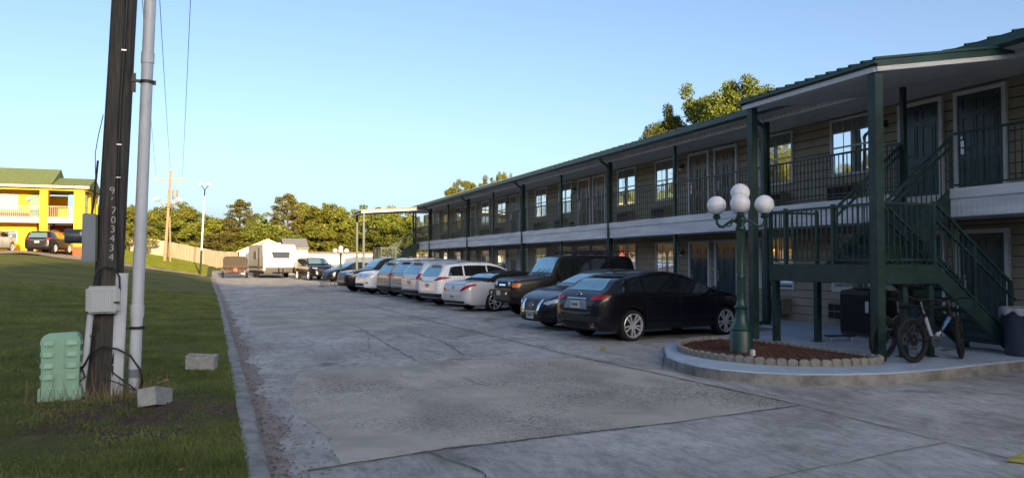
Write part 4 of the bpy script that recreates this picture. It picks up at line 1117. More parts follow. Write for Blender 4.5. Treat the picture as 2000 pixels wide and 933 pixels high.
# cinder blocks
def cinder(label, loc, rot):
    b = thing('cinder_block', label, 'cinder block', (0,0,0))
    x, y, z = .195, .098, .0
    mb = MB(); mb.box(-x,x,-y,-y+.032,0,.19).box(-x,x,y-.032,y,0,.19)
    for a in (-x,-.018,x-.036): mb.box(a,a+.036,-y+.0321,y-.0321,0.001,.189)
    o = mb.build('block_body', M['block'], b)
    MB().box(-x+.0361,x-.0361,-y+.0321,y-.0321,.02,.165).build('cavity_fill', M['gutterdirt'], b)
    b.location = loc; b.rotation_euler = rot; return b
cinder('pale concrete block half sunk and tilted in the soil near the pole', (-.66, 9.12, .10), (R(-10), R(12), R(68)))
cinder('pale concrete block lying on its side on the grass by the kerb', (-.27, 11.72, .15), (R(5), R(3), R(-14)))
mb = MB(); 
for k in range(7):
    p = Vector((-.60,9.1,.345)); a = random.random()*.6; mb.tube([p+Vector((-.05*math.cos(a),.02*k/7,0)), p+Vector((.06*math.cos(a),.02*math.sin(a)+.01*k,.02+.004*k))], .005, 5)
tag(mb.build('twigs', M['litter']), 'few dry twigs lying on top of the tilted block', 'twigs')
# ------------------------------------------------------------------ cars
# profiles in metres, x from tail (-) to nose (+)
SP = {}
SP['hatch'] = dict(L=4.46, W=1.80, H=1.455, r=.325, ax=(-1.36, 1.34),
  top=[(-2.23,.60),(-2.20,.80),(-2.12,.93),(-2.0,1.02),(-1.88,1.09),(-1.62,1.28),(-1.5,1.315),(-1.2,1.365),(-.5,1.45),(-.15,1.455),(.2,1.41),(.6,1.28),(1.05,1.06),(1.2,1.0),(1.6,.95),(1.95,.85),(2.12,.74),(2.2,.62),(2.23,.5)],
  belt=[(-2.23,.56),(-2.15,.84),(-2.0,.96),(-1.7,1.0),(-1.2,.985),(0,.945),(1.05,.935),(1.6,.88),(2.0,.76),(2.23,.46)],
  bot=[(-2.23,.40),(-2.12,.26),(-1.9,.20),(1.8,.20),(2.1,.22),(2.23,.32)],
  wid=[(-2.23,.60),(-2.19,.72),(-2.08,.81),(-1.85,.87),(-1.3,.90),(0,.895),(1.3,.90),(1.8,.84),(2.05,.74),(2.18,.60),(2.23,.48)],
  tum=.56, ws=(.32,1.0), rw=None, side=[(-1.62,-1.02),(-.98,-.08),(-.03,.86)], swtop=.80)
SP['sedan'] = dict(L=4.87, W=1.83, H=1.47, r=.33, ax=(-1.40, 1.38),
  top=[(-2.43,.62),(-2.38,.92),(-2.25,1.04),(-1.9,1.10),(-1.6,1.12),(-1.0,1.36),(-.6,1.44),(-.2,1.47),(.2,1.45),(.55,1.36),(1.1,1.10),(1.25,1.04),(1.7,.97),(2.1,.85),(2.3,.74),(2.40,.62),(2.435,.48)],
  belt=[(-2.43,.58),(-2.3,.92),(-1.9,1.0),(-1.2,.99),(0,.95),(1.1,.95),(1.7,.89),(2.1,.78),(2.3,.66),(2.435,.44)],
  bot=[(-2.43,.36),(-2.3,.24),(-2,.19),(1.9,.19),(2.25,.20),(2.435,.26)],
  wid=[(-2.43,.62),(-2.38,.76),(-2.2,.85),(-1.5,.91),(0,.915),(1.4,.91),(1.9,.86),(2.2,.76),(2.36,.62),(2.435,.46)],
  tum=.42, ws=(.40,1.06), rw=(-1.5,-.95), side=[(-1.35,-.95),(-.9,-.08),(-.03,.92)], swtop=.80)
SP['coupe'] = dict(L=4.89, W=1.81, H=1.36, r=.325, ax=(-1.33, 1.37),
  top=[(-2.44,.62),(-2.40,.86),(-2.3,.95),(-2.0,1.0),(-1.6,1.02),(-1.1,1.22),(-.7,1.31),(-.3,1.355),(.1,1.34),(.45,1.24),(.95,1.0),(1.1,.96),(1.6,.90),(2.1,.78),(2.3,.68),(2.40,.58),(2.445,.44)],
  belt=[(-2.44,.58),(-2.3,.86),(-1.9,.93),(-1.2,.92),(0,.90),(1.,.90),(1.7,.84),(2.1,.72),(2.3,.62),(2.445,.40)],
  bot=[(-2.44,.34),(-2.3,.23),(-2,.18),(1.9,.18),(2.25,.19),(2.445,.26)],
  wid=[(-2.44,.60),(-2.39,.74),(-2.2,.84),(-1.5,.90),(0,.895),(1.4,.90),(1.9,.84),(2.2,.74),(2.38,.58),(2.445,.44)],
  tum=.45, ws=(.3,.93), rw=(-1.35,-.95), side=[(-.95,-.25),(-.2,.80)], swtop=.80)
SP['suv'] = dict(L=4.58, W=1.85, H=1.68, r=.35, ax=(-1.33, 1.33),
  top=[(-2.29,.62),(-2.26,.95),(-2.22,1.08),(-2.12,1.22),(-1.90,1.53),(-1.80,1.58),(-1.3,1.64),(-.6,1.68),(-.1,1.68),(.3,1.62),(.65,1.48),(1.1,1.20),(1.2,1.15),(1.7,1.07),(2.05,.96),(2.2,.84),(2.27,.70),(2.29,.52)],
  belt=[(-2.29,.58),(-2.22,1.0),(-2.05,1.12),(-1.5,1.13),(0,1.06),(1.1,1.05),(1.7,.99),(2.1,.86),(2.29,.48)],
  bot=[(-2.29,.42),(-2.15,.30),(-1.9,.24),(1.8,.24),(2.15,.26),(2.29,.34)],
  wid=[(-2.29,.66),(-2.26,.78),(-2.15,.86),(-1.8,.905),(-1.3,.925),(0,.92),(1.3,.925),(1.8,.87),(2.1,.76),(2.24,.62),(2.29,.5)],
  tum=.30, ws=(.38,1.05), rw=None, side=[(-1.85,-1.22),(-1.15,-.18),(-.12,.92)], swtop=.80)
SP['boxy'] = dict(L=4.67, W=1.90, H=1.81, r=.39, ax=(-1.36, 1.33),
  top=[(-2.33,.70),(-2.31,1.10),(-2.26,1.45),(-2.18,1.72),(-2.05,1.79),(-1.0,1.81),(0,1.80),(.5,1.78),(.62,1.72),(.92,1.27),(1.0,1.20),(1.4,1.17),(1.9,1.14),(2.15,1.10),(2.25,1.03),(2.31,.9),(2.335,.7)],
  belt=[(-2.33,.66),(-2.29,1.12),(-2.1,1.20),(0,1.17),(.9,1.16),(1.4,1.10),(1.95,1.06),(2.2,.98),(2.335,.64)],
  bot=[(-2.33,.50),(-2.2,.42),(-1.9,.36),(1.8,.36),(2.15,.40),(2.335,.48)],
  wid=[(-2.33,.78),(-2.28,.86),(-2.1,.91),(-1.3,.95),(0,.93),(1.3,.95),(1.9,.90),(2.2,.85),(2.30,.78),(2.335,.70)],
  tum=.20, ws=(.60,.90), rw=None, side=[(-2.1,-1.3),(-1.1,-.55),(-.48,.66)], swtop=.84)
SP['bigsuv'] = dict(L=5.1, W=1.98, H=1.86, r=.40, ax=(-1.50, 1.52),
  top=[(-2.55,.70),(-2.53,1.05),(-2.48,1.30),(-2.35,1.66),(-2.22,1.78),(-1.5,1.85),(-.6,1.86),(0,1.86),(.35,1.81),(.6,1.70),(1.0,1.33),(1.12,1.25),(1.7,1.20),(2.15,1.13),(2.38,1.04),(2.5,.86),(2.55,.62)],
  belt=[(-2.55,.66),(-2.5,1.1),(-2.3,1.24),(0,1.16),(1.0,1.15),(1.7,1.10),(2.2,1.0),(2.42,.88),(2.55,.58)],
  bot=[(-2.55,.48),(-2.4,.38),(-2.1,.30),(2.0,.30),(2.4,.32),(2.55,.40)],
  wid=[(-2.55,.78),(-2.5,.88),(-2.3,.95),(-1.5,.99),(0,.98),(1.5,.99),(2.1,.93),(2.35,.84),(2.5,.72),(2.55,.6)],
  tum=.22, ws=(.42,.98), rw=None, side=[(-2.3,-1.45),(-1.35,-.32),(-.25,.82)], swtop=.82)

def section(sp, F, x):
    zt, zb, zl, w = F['top'](x), F['belt'](x), F['bot'](x), F['wid'](x)
    zb = min(zb, zt-.015); zl = min(zl, zb-.08); h = zt-zb; yr = w*max(.55, .93-sp['tum']*h/.5*.5)
    zm = zl+(zb-zl)*.45
    P_ = [(0,zl),(.55*w,zl),(.86*w,zl+.01),(.96*w,zl+.06),(w*.995,zl+(zb-zl)*.25),(w,zm),(w*.992,zl+(zb-zl)*.72),(w*.972,zb-.05*min(1,(zb-zl)/.5)),(w*.945,zb),
          ((.93*w+yr)/2,zb+.45*h),(yr,zb+.84*h),(yr*.93,zb+.93*h),(yr*.78,zb+.975*h),(yr*.45,zt-.006*min(1,h*6)),(0,zt)]
    return P_, h, yr
def catmull(P_, n=2):
    out = []
    k = len(P_)
    for i in range(k-1):
        p0, p1, p2, p3 = P_[max(i-1,0)], P_[i], P_[i+1], P_[min(i+2,k-1)]
        if i == 0: p0 = (-p2[0], p2[1])
        if i == k-2: p3 = (-p1[0], p1[1])
        for j in range(n):
            t = j/n; t2, t3 = t*t, t*t*t
            out.append(tuple(.5*((2*b)+(-a+c)*t+(2*a-5*b+4*c-d)*t2+(-a+3*b-3*c+d)*t3) for a,b,c,d in zip(p0,p1,p2,p3)))
    out.append(P_[-1]); return out

class Car:
    def __init__(s, kind, name, label, cat, paint_, L=None, W=None, H=None, group=None, rim='alloy', spokes=10, roof=None):
        sp = s.sp = SP[kind]; s.F = {k: interp(sp[k]) for k in ('top','belt','bot','wid')}
        s.root = thing(name, label, cat, (0,0,0), group)
        s.sc = ((L or sp['L'])/sp['L'], (W or sp['W'])/sp['W'], (H or sp['H'])/sp['H'])
        hl = sp['L']/2; xs = sorted(set([round(v,4) for v in np.linspace(-hl, hl, 84)] + [-hl+.004,-hl+.012,-hl+.025,hl-.025,hl-.012,hl-.004]))
        vs = []; m = None
        for x in xs:
            P_, h, yr = section(sp, s.F, x); h_ = catmull(P_, 2); ring = h_ + [(-p[0],p[1]) for p in h_[-2:0:-1]]
            m = len(ring); vs += [(x, p[0], p[1]) for p in ring]
        n = len(xs); fs = [(i*m+j, i*m+(j+1)%m, (i+1)*m+(j+1)%m, (i+1)*m+j) for i in range(n-1) for j in range(m)]
        # rounded caps
        for i, sg in ((0,-1),(n-1,1)):
            c0 = len(vs); ring = vs[i*m:(i+1)*m]; cz = sum(v[2] for v in ring)/m
            for k, f in enumerate((.92,.6)):
                vs += [(v[0]+sg*(.008+.008*k), v[1]*f, cz+(v[2]-cz)*f) for v in ring]
            prev = i*m
            for k in range(2):
                fs += [(prev+j, prev+(j+1)%m, c0+k*m+(j+1)%m, c0+k*m+j) for j in range(m)]; prev = c0+k*m
            fs.append(tuple(prev+j for j in range(m)))
        me = bpy.data.meshes.new('body'); me.from_pydata(vs, [], fs); bm = bmesh.new(); bm.from_mesh(me); bmesh.ops.recalc_face_normals(bm, faces=bm.faces[:]); bm.to_mesh(me)
        s.bvh = BVHTree.FromBMesh(bm); bm.free()
        body = bpy.data.objects.new('body', me); COL.objects.link(body)
        cut = MB(); wr = sp['r']+.045
        for ax in sp['ax']:
            for sg in (-1,1):
                a, b_ = sg*.56, sg*1.3; prof = [(wr,0),(wr,abs(b_-a))]
                vs2 = []; nn = 40
                for y in (a, b_):
                    for j in range(nn):
                        t = 2*math.pi*j/nn; vs2.append((ax+wr*math.cos(t), y, sp['r']+wr*math.sin(t)))
                cut.add(vs2, [tuple(range(nn)), tuple(range(2*nn-1,nn-1,-1))]+[(j,(j+1)%nn,nn+(j+1)%nn,nn+j) for j in range(nn)])
        co = cut.build('cutter', M['dark'])
        md = body.modifiers.new('b','BOOLEAN'); md.object = co; md.operation = 'DIFFERENCE'; md.solver = 'EXACT'
        dg = bpy.context.evaluated_depsgraph_get(); me2 = bpy.data.meshes.new_from_object(body.evaluated_get(dg))
        bpy.data.objects.remove(body); bpy.data.objects.remove(co); bpy.data.meshes.remove(me)
        me2.name = 'body'; me2.materials.clear(); me2.materials.append(paint_); me2.materials.append(M['dark'])
        if roof: me2.materials.append(roof)
        for p in me2.polygons:
            c = p.center; p.material_index = 0
            for ax in sp['ax']:
                if math.hypot(c.x-ax, c.z-sp['r']) < wr+.002: p.material_index = 1
            if p.normal.z < -.8: p.material_index = 1
            if roof and p.material_index == 0 and c.z > s.F['belt'](c.x)+.05 and -1.75 < c.x < .45: p.material_index = 2
        s.body = bpy.data.objects.new('body', me2); COL.objects.link(s.body); s.body.parent = s.root
        me2.shade_smooth(); me2.set_sharp_from_angle(angle=R(38))
        s.paint = paint_; s.extra = []
        s.wheels(rim, spokes); s.side_glass(); s.windshield()
    def fin(s, mb, name, m, parent=None, **k):
        return mb.build(name, m, parent or s.root, **k)
    def hit(s, o, d):
        loc, nrm, i, dist = s.bvh.ray_cast(Vector(o), Vector(d)); return loc, nrm
    def patch(s, poly, phi, name, m, off=.006, cell=.05, parent=None, smooth=60, mirror=False):
        """lay a clipped grid on the body, seen from direction phi (0 = from the nose); poly in (s,z), s to the viewer's right... along +y at phi=0"""
        for sgn in ((1,-1) if mirror else (1,)):
            mb = MB()
            bm = bmesh.new(); f = bm.faces.new([bm.verts.new((p[0],p[1],0)) for p in poly])
            x0, x1 = min(p[0] for p in poly), max(p[0] for p in poly); y0, y1 = min(p[1] for p in poly), max(p[1] for p in poly)
            for a in np.arange(math.floor(x0/cell)*cell, x1, cell):
                if a > x0: bmesh.ops.bisect_plane(bm, geom=bm.verts[:]+bm.edges[:]+bm.faces[:], plane_co=(a,0,0), plane_no=(1,0,0))
            for a in np.arange(math.floor(y0/cell)*cell, y1, cell):
                if a > y0: bmesh.ops.bisect_plane(bm, geom=bm.verts[:]+bm.edges[:]+bm.faces[:], plane_co=(0,a,0), plane_no=(0,1,0))
            base = Vector((math.copysign(s.sp['L']/2*.95, math.cos(phi)), 0, 0)); bm.verts.index_update(); d = Vector((math.cos(phi), math.sin(phi), 0)); t = Vector((-math.sin(phi), math.cos(phi), 0))
            vs = []; ok = []
            for v in bm.verts:
                o = d*6+base+t*v.co.x+Vector((0,0,v.co.y)); loc, nr = s.hit(o, -d)
                if loc is None: vs.append(o*0); ok.append(False)
                else:
                    p = loc+(nr if nr.dot(d) > 0 else -nr)*off; p.y *= sgn; vs.append(p); ok.append(True)
            mb.add(vs, [tuple(v.index for v in f.verts) for f in bm.faces if all(ok[v.index] for v in f.verts)]); bm.free()
            o_ = s.fin(mb, name, m, parent, smooth=smooth) if mb.f else None
        return o_
    def top_patch(s, x0, x1, frac, name, m, off=.006, n=14):
        mb = MB(); k = 12; vs = []
        for i in range(n+1):
            x = x0+(x1-x0)*i/n; P_, h, yr = section(s.sp, s.F, x)
            for j in range(-k, k+1):
                y = yr*frac*j/k; loc, nr = s.hit((x,y,4), (0,0,-1)); vs.append((loc+nr*off) if loc else Vector((x,y,s.F['top'](x)+off)))
        w_ = 2*k+1; mb.add(vs, [(i*w_+j,i*w_+j+1,(i+1)*w_+j+1,(i+1)*w_+j) for i in range(n) for j in range(w_-1)])
        return s.fin(mb, name, m, smooth=60)
    def side_glass(s):
        sp = s.sp; hi = sp['swtop']
        for (xa, xb) in sp['side']:
            for sg in (-1,1):
                vs = []; n = max(5,int((xb-xa)/.06)); k = 6; fs = []
                for i in range(n+1):
                    x = xa+(xb-xa)*i/n; zt, zb = s.F['top'](x), min(s.F['belt'](x), s.F['top'](x)-.02); h = zt-zb
                    lo = zb+.035; up = max(lo+.002, zb+hi*h-.01)
                    if xa == sp['side'][0][0] : up = min(up, lo+(x-xa)*2.2+.02)
                    for j in range(k+1):
                        z = lo+(up-lo)*j/k; loc, nr = s.hit((x, sg*3, z), (0,-sg,0))
                        vs.append(loc+Vector((0,sg*.005,0)) if loc else Vector((x,sg*.7,z)))
                fs = [(i*(k+1)+j,i*(k+1)+j+1,(i+1)*(k+1)+j+1,(i+1)*(k+1)+j) for i in range(n) for j in range(k)]
                mb = MB(); mb.add(vs, fs); s.fin(mb, 'side_window', M['glass_car'], smooth=60)
    def windshield(s):
        a, b_ = s.sp['ws']; s.top_patch(a, b_, .90, 'windshield', s.sp.get('wsm') or M['glass_teal'])
        if s.sp['rw']: s.top_patch(s.sp['rw'][0], s.sp['rw'][1], .86, 'rear_window', M['glass_teal'])
    def wheels(s, rim, spokes):
        sp = s.sp; r = sp['r']; m = M[rim]
        T = MB().lathe([(r*.74,-.10),(r*.9,-.115),(r*.985,-.10),(r,-.07),(r,.07),(r*.985,.10),(r*.9,.115),(r*.74,.10),(r*.74,-.10)], (0,0,0), 32, 'y')
        w_ = T.build('wheel', M['rubber'], s.root, smooth=40, raw=True); w_.data.name = 'wheel'
        Rm = MB().lathe([(r*.78,-.112),(r*.74,-.118),(r*.71,-.10),(r*.70,-.02),(.01,-.015),(.01,.02),(r*.66,.05)], (0,0,0), 32, 'y')
        for i in range(spokes):
            t = 2*math.pi*i/spokes; tt = t+(.10 if i % 2 else -.10)
            d0 = Vector((math.cos(t),0,math.sin(t))); d1 = Vector((math.cos(tt),0,math.sin(tt)))
            Rm.beam(d0*r*.12+Vector((0,-.085,0)), d1*r*.74+Vector((0,-.105,0)), .032, .03, up=(0,1,0))
        hub = MB().lathe([(.001,-.10),(r*.14,-.098),(r*.18,-.085),(r*.18,-.02),(.001,-.02)], (0,0,0), 18, 'y'); Rm.add(hub.v, hub.f)
        rm = Rm.build('rim', m, w_, smooth=40, raw=True)
        # dark disc behind the spokes
        bd = MB().lathe([(.001,-.055),(r*.69,-.055),(r*.69,-.03),(.001,-.03)], (0,0,0), 24, 'y').build('brake_disc', M['dark'], w_, raw=True)
        first = True
        for ax in sp['ax']:
            for sg in (-1,1):
                o = w_ if first else copy_tree(w_, s.root); first = False
                o.location = (ax, sg*(s.F['wid'](ax)-.125), r)
                if sg > 0: o.rotation_euler = (0,0,math.pi)
    def mirrors(s, m=None):
        x = s.sp['ws'][1]-.15; z = s.F['belt'](x)+.09
        for sg in (-1,1):
            y = sg*(s.F['wid'](x)*.93); mb = MB(); mb.sphere((x,y+sg*.14,z+.02), .1, 14, 10, (.55,1.0,.72)).beam((x,y-sg*.03,z-.04),(x,y+sg*.1,z),.05,.03)
            s.fin(mb, 'mirror', m or s.paint, smooth=50)
    def handles(s, xs, m=None):
        for x in xs:
            for sg in (-1,1):
                z = s.F['belt'](x)-.10; loc, n_ = s.hit((x,sg*3,z),(0,-sg,0))
                s.fin(MB().cb((x,loc.y+sg*.018,z),(.17,.03,.026)), 'door_handle', m or s.paint, bevel=.006)
    def seams(s, xs, z0=.30, m=None):
        """shut lines of the doors"""
        mb = MB()
        for x in xs:
            for sg in (-1,1):
                vs = []; zt = s.F['belt'](x)+.02; k = 10
                for j in range(k+1):
                    z = z0+(zt-z0)*j/k
                    for dx in (-.006,.006):
                        loc, n_ = s.hit((x+dx,sg*3,z),(0,-sg,0)); vs.append(loc+Vector((0,sg*.0025,0)) if loc else Vector((x,sg*.8,z)))
                mb.add(vs, [(2*j,2*j+1,2*j+3,2*j+2) for j in range(k)])
        s.fin(mb, 'door_gaps', M['dark'])
    def plate(s, x, z, front=False, w_=.31, h_=.15, y=0., txt=None):
        sg = 1 if front else -1; loc, n_ = s.hit((sg*5,y,z),(-sg,0,0)); xx = loc.x+sg*.014
        p = s.fin(MB().box(xx-.006,xx+.006,y-w_/2,y+w_/2,z-h_/2,z+h_/2), 'licence_plate', M['plate'], bevel=.002)
        MB().box(xx+sg*.0065-.001,xx+sg*.0065+.001,y-w_*.36,y+w_*.36,z-h_*.22,z+h_*.2).build('plate_mark', mat('plate_ink',(.12,.14,.2),.5,var=.9,scale=60), p)
    def racks(s, xa, xb, y=.56, m=None, h=.05):
        for sg in (-1,1):
            pts = []
            for i in range(9):
                x = xa+(xb-xa)*i/8; loc,_ = s.hit((x,sg*y,4),(0,0,-1)); pts.append(loc+Vector((0,0,h*math.sin(math.pi*min(1,max(0,i/8)))**.35+.004)))
            s.fin(MB().tube(pts,.016,8), 'roof_rail', m or M['black'], smooth=50)
    def emblem(s, x, z, front, r_=.06, m=None):
        sg = 1 if front else -1; loc,_ = s.hit((sg*5,0,z),(-sg,0,0)); mb = MB(); n = 24
        pts = [(loc.x+sg*.02, r_*1.1*math.cos(t), z+r_*.8*math.sin(t)) for t in np.linspace(0,2*math.pi,n)]
        mb.tube(pts, .010, 6, cap=False).cb((loc.x+sg*.022,0,z),(.012,r_*2.3,.026)); s.fin(mb,'emblem', m or M['chrome'], smooth=50)
    def place(s, x, y, ang, z=0.):
        s.root.location = (x,y,z); s.root.rotation_euler = (0,0,R(ang)); s.root.scale = s.sc
        return s
PHI = math.pi
def rear_glass(c, hw0, hw1, z0, z1, m=None):
    c.patch([(-hw0,z0),(hw0,z0),(hw1,z1),(-hw1,z1)], PHI, 'rear_window', m or M['glass_teal'], off=.008)

# 1 the black hatchback nearest the lamp
c = Car('hatch','parked_car','glossy black hatchback with silver twin spoke wheels nearest the globe lamp','car',P['black'],group='cars parked along the motel',rim='alloy',spokes=10)
rear_glass(c,.60,.46,1.045,1.285)
c.patch([(-.56,1.315),(.56,1.315),(.52,1.345),(-.52,1.345)],PHI,'spoiler',M['black'],off=.03)
c.patch([(.42,.88),(.50,.84),(.80,.885),(.86,.96),(.70,.965),(.50,.93)],PHI+.25-.0,'tail_light',M['tail'],off=.012); c.patch([(-.86,.96),(-.80,.885),(-.50,.84),(-.42,.88),(-.50,.93),(-.70,.965)],PHI-.25,'tail_light',M['tail'],off=.012)
c.patch([(-.42,.67),(.42,.67),(.34,.85),(-.34,.85)],PHI,'plate_recess',M['greybox'],off=.004)
c.patch([(-.34,.865),(.34,.865),(.34,.885),(-.34,.885)],PHI,'chrome_strip',M['chrome'],off=.016)
c.plate(-2.2,.755); c.emblem(-2.2,.96,False,.065)
c.patch([(-.75,.42),(.75,.42),(.78,.53),(-.78,.53)],PHI,'rear_diffuser',M['black'],off=.008)
c.patch([(-.38,.28),(.38,.28),(.5,.40),(-.5,.40)],PHI,'lower_valance',M['dark'],off=.006)
for sg in (-1,1): c.fin(MB().lathe([(.036,-.07),(.040,-.07),(.040,.05),(.036,.05)],(-2.17,sg*.55,.33),16,'x'),'exhaust_tip',M['chrome'])
for y0_, y1_, p_ in ((.50,.86,.55),):
    c.patch([(y0_,.68),(y1_,.64),(y1_,.78),(y0_,.80)],0+p_,'headlight',M['headl'],mirror=True)
c.patch([(-.5,.42),(.5,.42),(.56,.66),(-.56,.66)],0,'grille',M['black'],off=.006)
c.mirrors(); c.handles([-.75,.15]); c.seams([-1.0,-.05,.95])
c.fin(MB().tube([(-1.35,0,1.37),(-1.50,0,1.45)],.006,6).sphere((-1.30,0,1.375),.04,10,6,(1.4,.5,.5)),'roof_antenna',M['black'])
c.place(9.17,15.2,10.5)

# 2 dark sedan, nose to the lane
c = Car('sedan','parked_car','dark navy sedan reversed in beside the black hatchback, chrome grille and bright headlamps','car',P['navy'],group='cars parked along the motel')
for sg in (1,-1):
    c.patch([(sg*.40,.66),(sg*.52,.70),(sg*.84,.80),(sg*.92,.80),(sg*.80,.70),(sg*.56,.62)][::sg],sg*.35,'headlight',M['headl'],off=.012,cell=.04)
gr_ = c.patch([(-.30,.40),(.30,.40),(.42,.74),(-.42,.74)],0,'grille',M['black'],off=.010)
c.patch([(-.34,.40),(-.25,.40),(-.34,.73),(-.44,.73)],0,'grille_chrome',M['chrome'],off=.022); c.patch([(.25,.40),(.34,.40),(.44,.73),(.34,.73)],0,'grille_chrome',M['chrome'],off=.022)
c.patch([(-.22,.40),(.22,.40),(.24,.46),(-.24,.46)],0,'grille_chrome',M['chrome'],off=.022)
c.emblem(2.4,.60,True,.075); c.plate(2.4,.36,True)
c.patch([(-.66,.24),(.66,.24),(.70,.32),(-.70,.32)],0,'lower_intake',M['dark'],off=.008)
c.patch([(.58,.36),(.80,.38),(.80,.50),(.62,.46)],.3,'fog_light_recess',M['dark'],off=.008,mirror=True)
c.patch([(.50,.80),(.86,.82),(.86,.95),(.5,.93)],PHI+.2,'tail_light',M['tail'],mirror=True)
c.mirrors(); c.handles([-.85,.1]); c.seams([-1.15,-.05,1.0])
c.place(9.42,17.8,190)

# 3 boxy black 4x4
c = Car('boxy','parked_car','boxy matte black off road wagon with roof rack and orange corner lamps','off-road car',P['jet'],L=4.25,W=1.86,H=1.86,group='cars parked along the motel',rim='darkalloy',spokes=6)
for sg in (1,-1):
    c.fin(MB().lathe([(.001,0),(.095,0),(.10,.02),(.085,.035),(.001,.04)],(2.28,sg*.52,.93),20,'x'),'headlight',M['headl'],smooth=50)
    c.patch([(sg*.66,.87),(sg*.86,.87),(sg*.86,.99),(sg*.66,.99)][::sg],sg*.35,'indicator_lamp',M['amber'],off=.012)
    c.patch([(sg*.72,1.0),(sg*.88,1.0),(sg*.88,1.3),(sg*.74,1.3)][::sg],PHI+sg*.15,'tail_light',M['tail'])
c.patch([(-.66,.83),(.66,.83),(.66,1.02),(-.66,1.02)],0,'grille',M['dark'],off=.01)
c.patch([(-.25,.90),(.25,.90),(.25,.95),(-.25,.95)],0,'grille_badge',M['chrome'],off=.02)
bp_ = MB().box(2.24,2.46,-.86,.86,.60,.78).box(2.1,2.42,-.95,-.70,.60,.78).box(2.1,2.42,.70,.95,.60,.78)
c.fin(bp_,'front_bumper',M['black'],bevel=.03); c.plate(2.46,.70,True) if False else None
c.fin(MB().box(2.462,2.47,-.15,.15,.63,.77),'licence_plate',M['plate'])
for sg in (-1,1): c.fin(MB().lathe([(.001,0),(.05,0),(.045,.02),(.001,.022)],(2.455,sg*.6,.69),14,'x'),'fog_light',M['headl'])
for ax in c.sp['ax']:
    for sg in (-1,1):
        pts = [(ax+(.47)*math.cos(t),sg*(.955),.39+.47*math.sin(t)) for t in np.linspace(-.1,math.pi+.1,14)]
        c.fin(MB().tube(pts,.038,8),'wheel_flare',M['black'],smooth=60)
for sg in (-1,1):
    pts = [(.45,sg*.60,1.79),(.20,sg*.62,1.90),(-.2,sg*.62,1.92),(-1.9,sg*.62,1.92),(-2.0,sg*.6,1.82)]
    c.fin(MB().tube(pts,.02,8).tube([(.1,sg*.62,1.86),(-1.9,sg*.62,1.85)],.014,6),'roof_rack_rail',M['black'],smooth=50)
rk = MB()
for x in np.linspace(0,-1.8,7): rk.tube([(x,-.62,1.88),(x,.62,1.88)],.013,6)
c.fin(rk,'roof_rack_bars',M['black'])
for sg in (-1,1): c.fin(MB().cb((.72,sg*1.02,1.24),(.10,.18,.24)),'mirror',M['black'],bevel=.03)
c.patch([(-.62,1.16),(.62,1.16),(.60,1.60),(-.60,1.60)],PHI,'rear_window',M['glass_car'])
c.fin(MB().lathe([(.001,0),(.36,0),(.38,.04),(.38,.2),(.34,.24),(.001,.24)],(-2.56,.05,1.02),28,'x'),'spare_wheel',M['rubber'],smooth=40)
c.handles([-.35],M['steel']); c.seams([-.42,.7],.5)
wp = MB()
for y in (-.35,0,.35): wp.tube([(.98,y-.1,1.215),(.86,y+.22,1.40)],.008,6)
c.fin(wp,'wiper',M['black'])
c.place(10.02,21.95,182)

# 4 silver convertible coupe
c = Car('coupe','parked_car','silver two door convertible with black soft top and slanted red lamps','car',P['silver'],group='cars parked along the motel',roof=P['softtop'],spokes=7)
for sg in (1,-1):
    c.patch([(sg*.40,.70),(sg*.48,.67),(sg*.70,.76),(sg*.90,.88),(sg*.84,.92),(sg*.62,.85)][::sg],PHI+sg*.28,'tail_light',M['tail'],off=.012,cell=.04)
    c.patch([(sg*.5,.62),(sg*.84,.66),(sg*.80,.76),(sg*.5,.70)][::sg],sg*.4,'headlight',M['headl'],off=.01)
c.plate(-2.4,.50); c.emblem(-2.4,.80,False,.055)
c.patch([(-.62,.28),(.62,.28),(.66,.36),(-.66,.36)],PHI,'lower_valance',M['dark'])
c.top_patch(-2.38,-1.66,.82,'boot_lid_line',P['silver'],off=.012)
c.mirrors(); c.handles([.0]); c.seams([-.45,.85])
c.place(9.55,25.4,15)

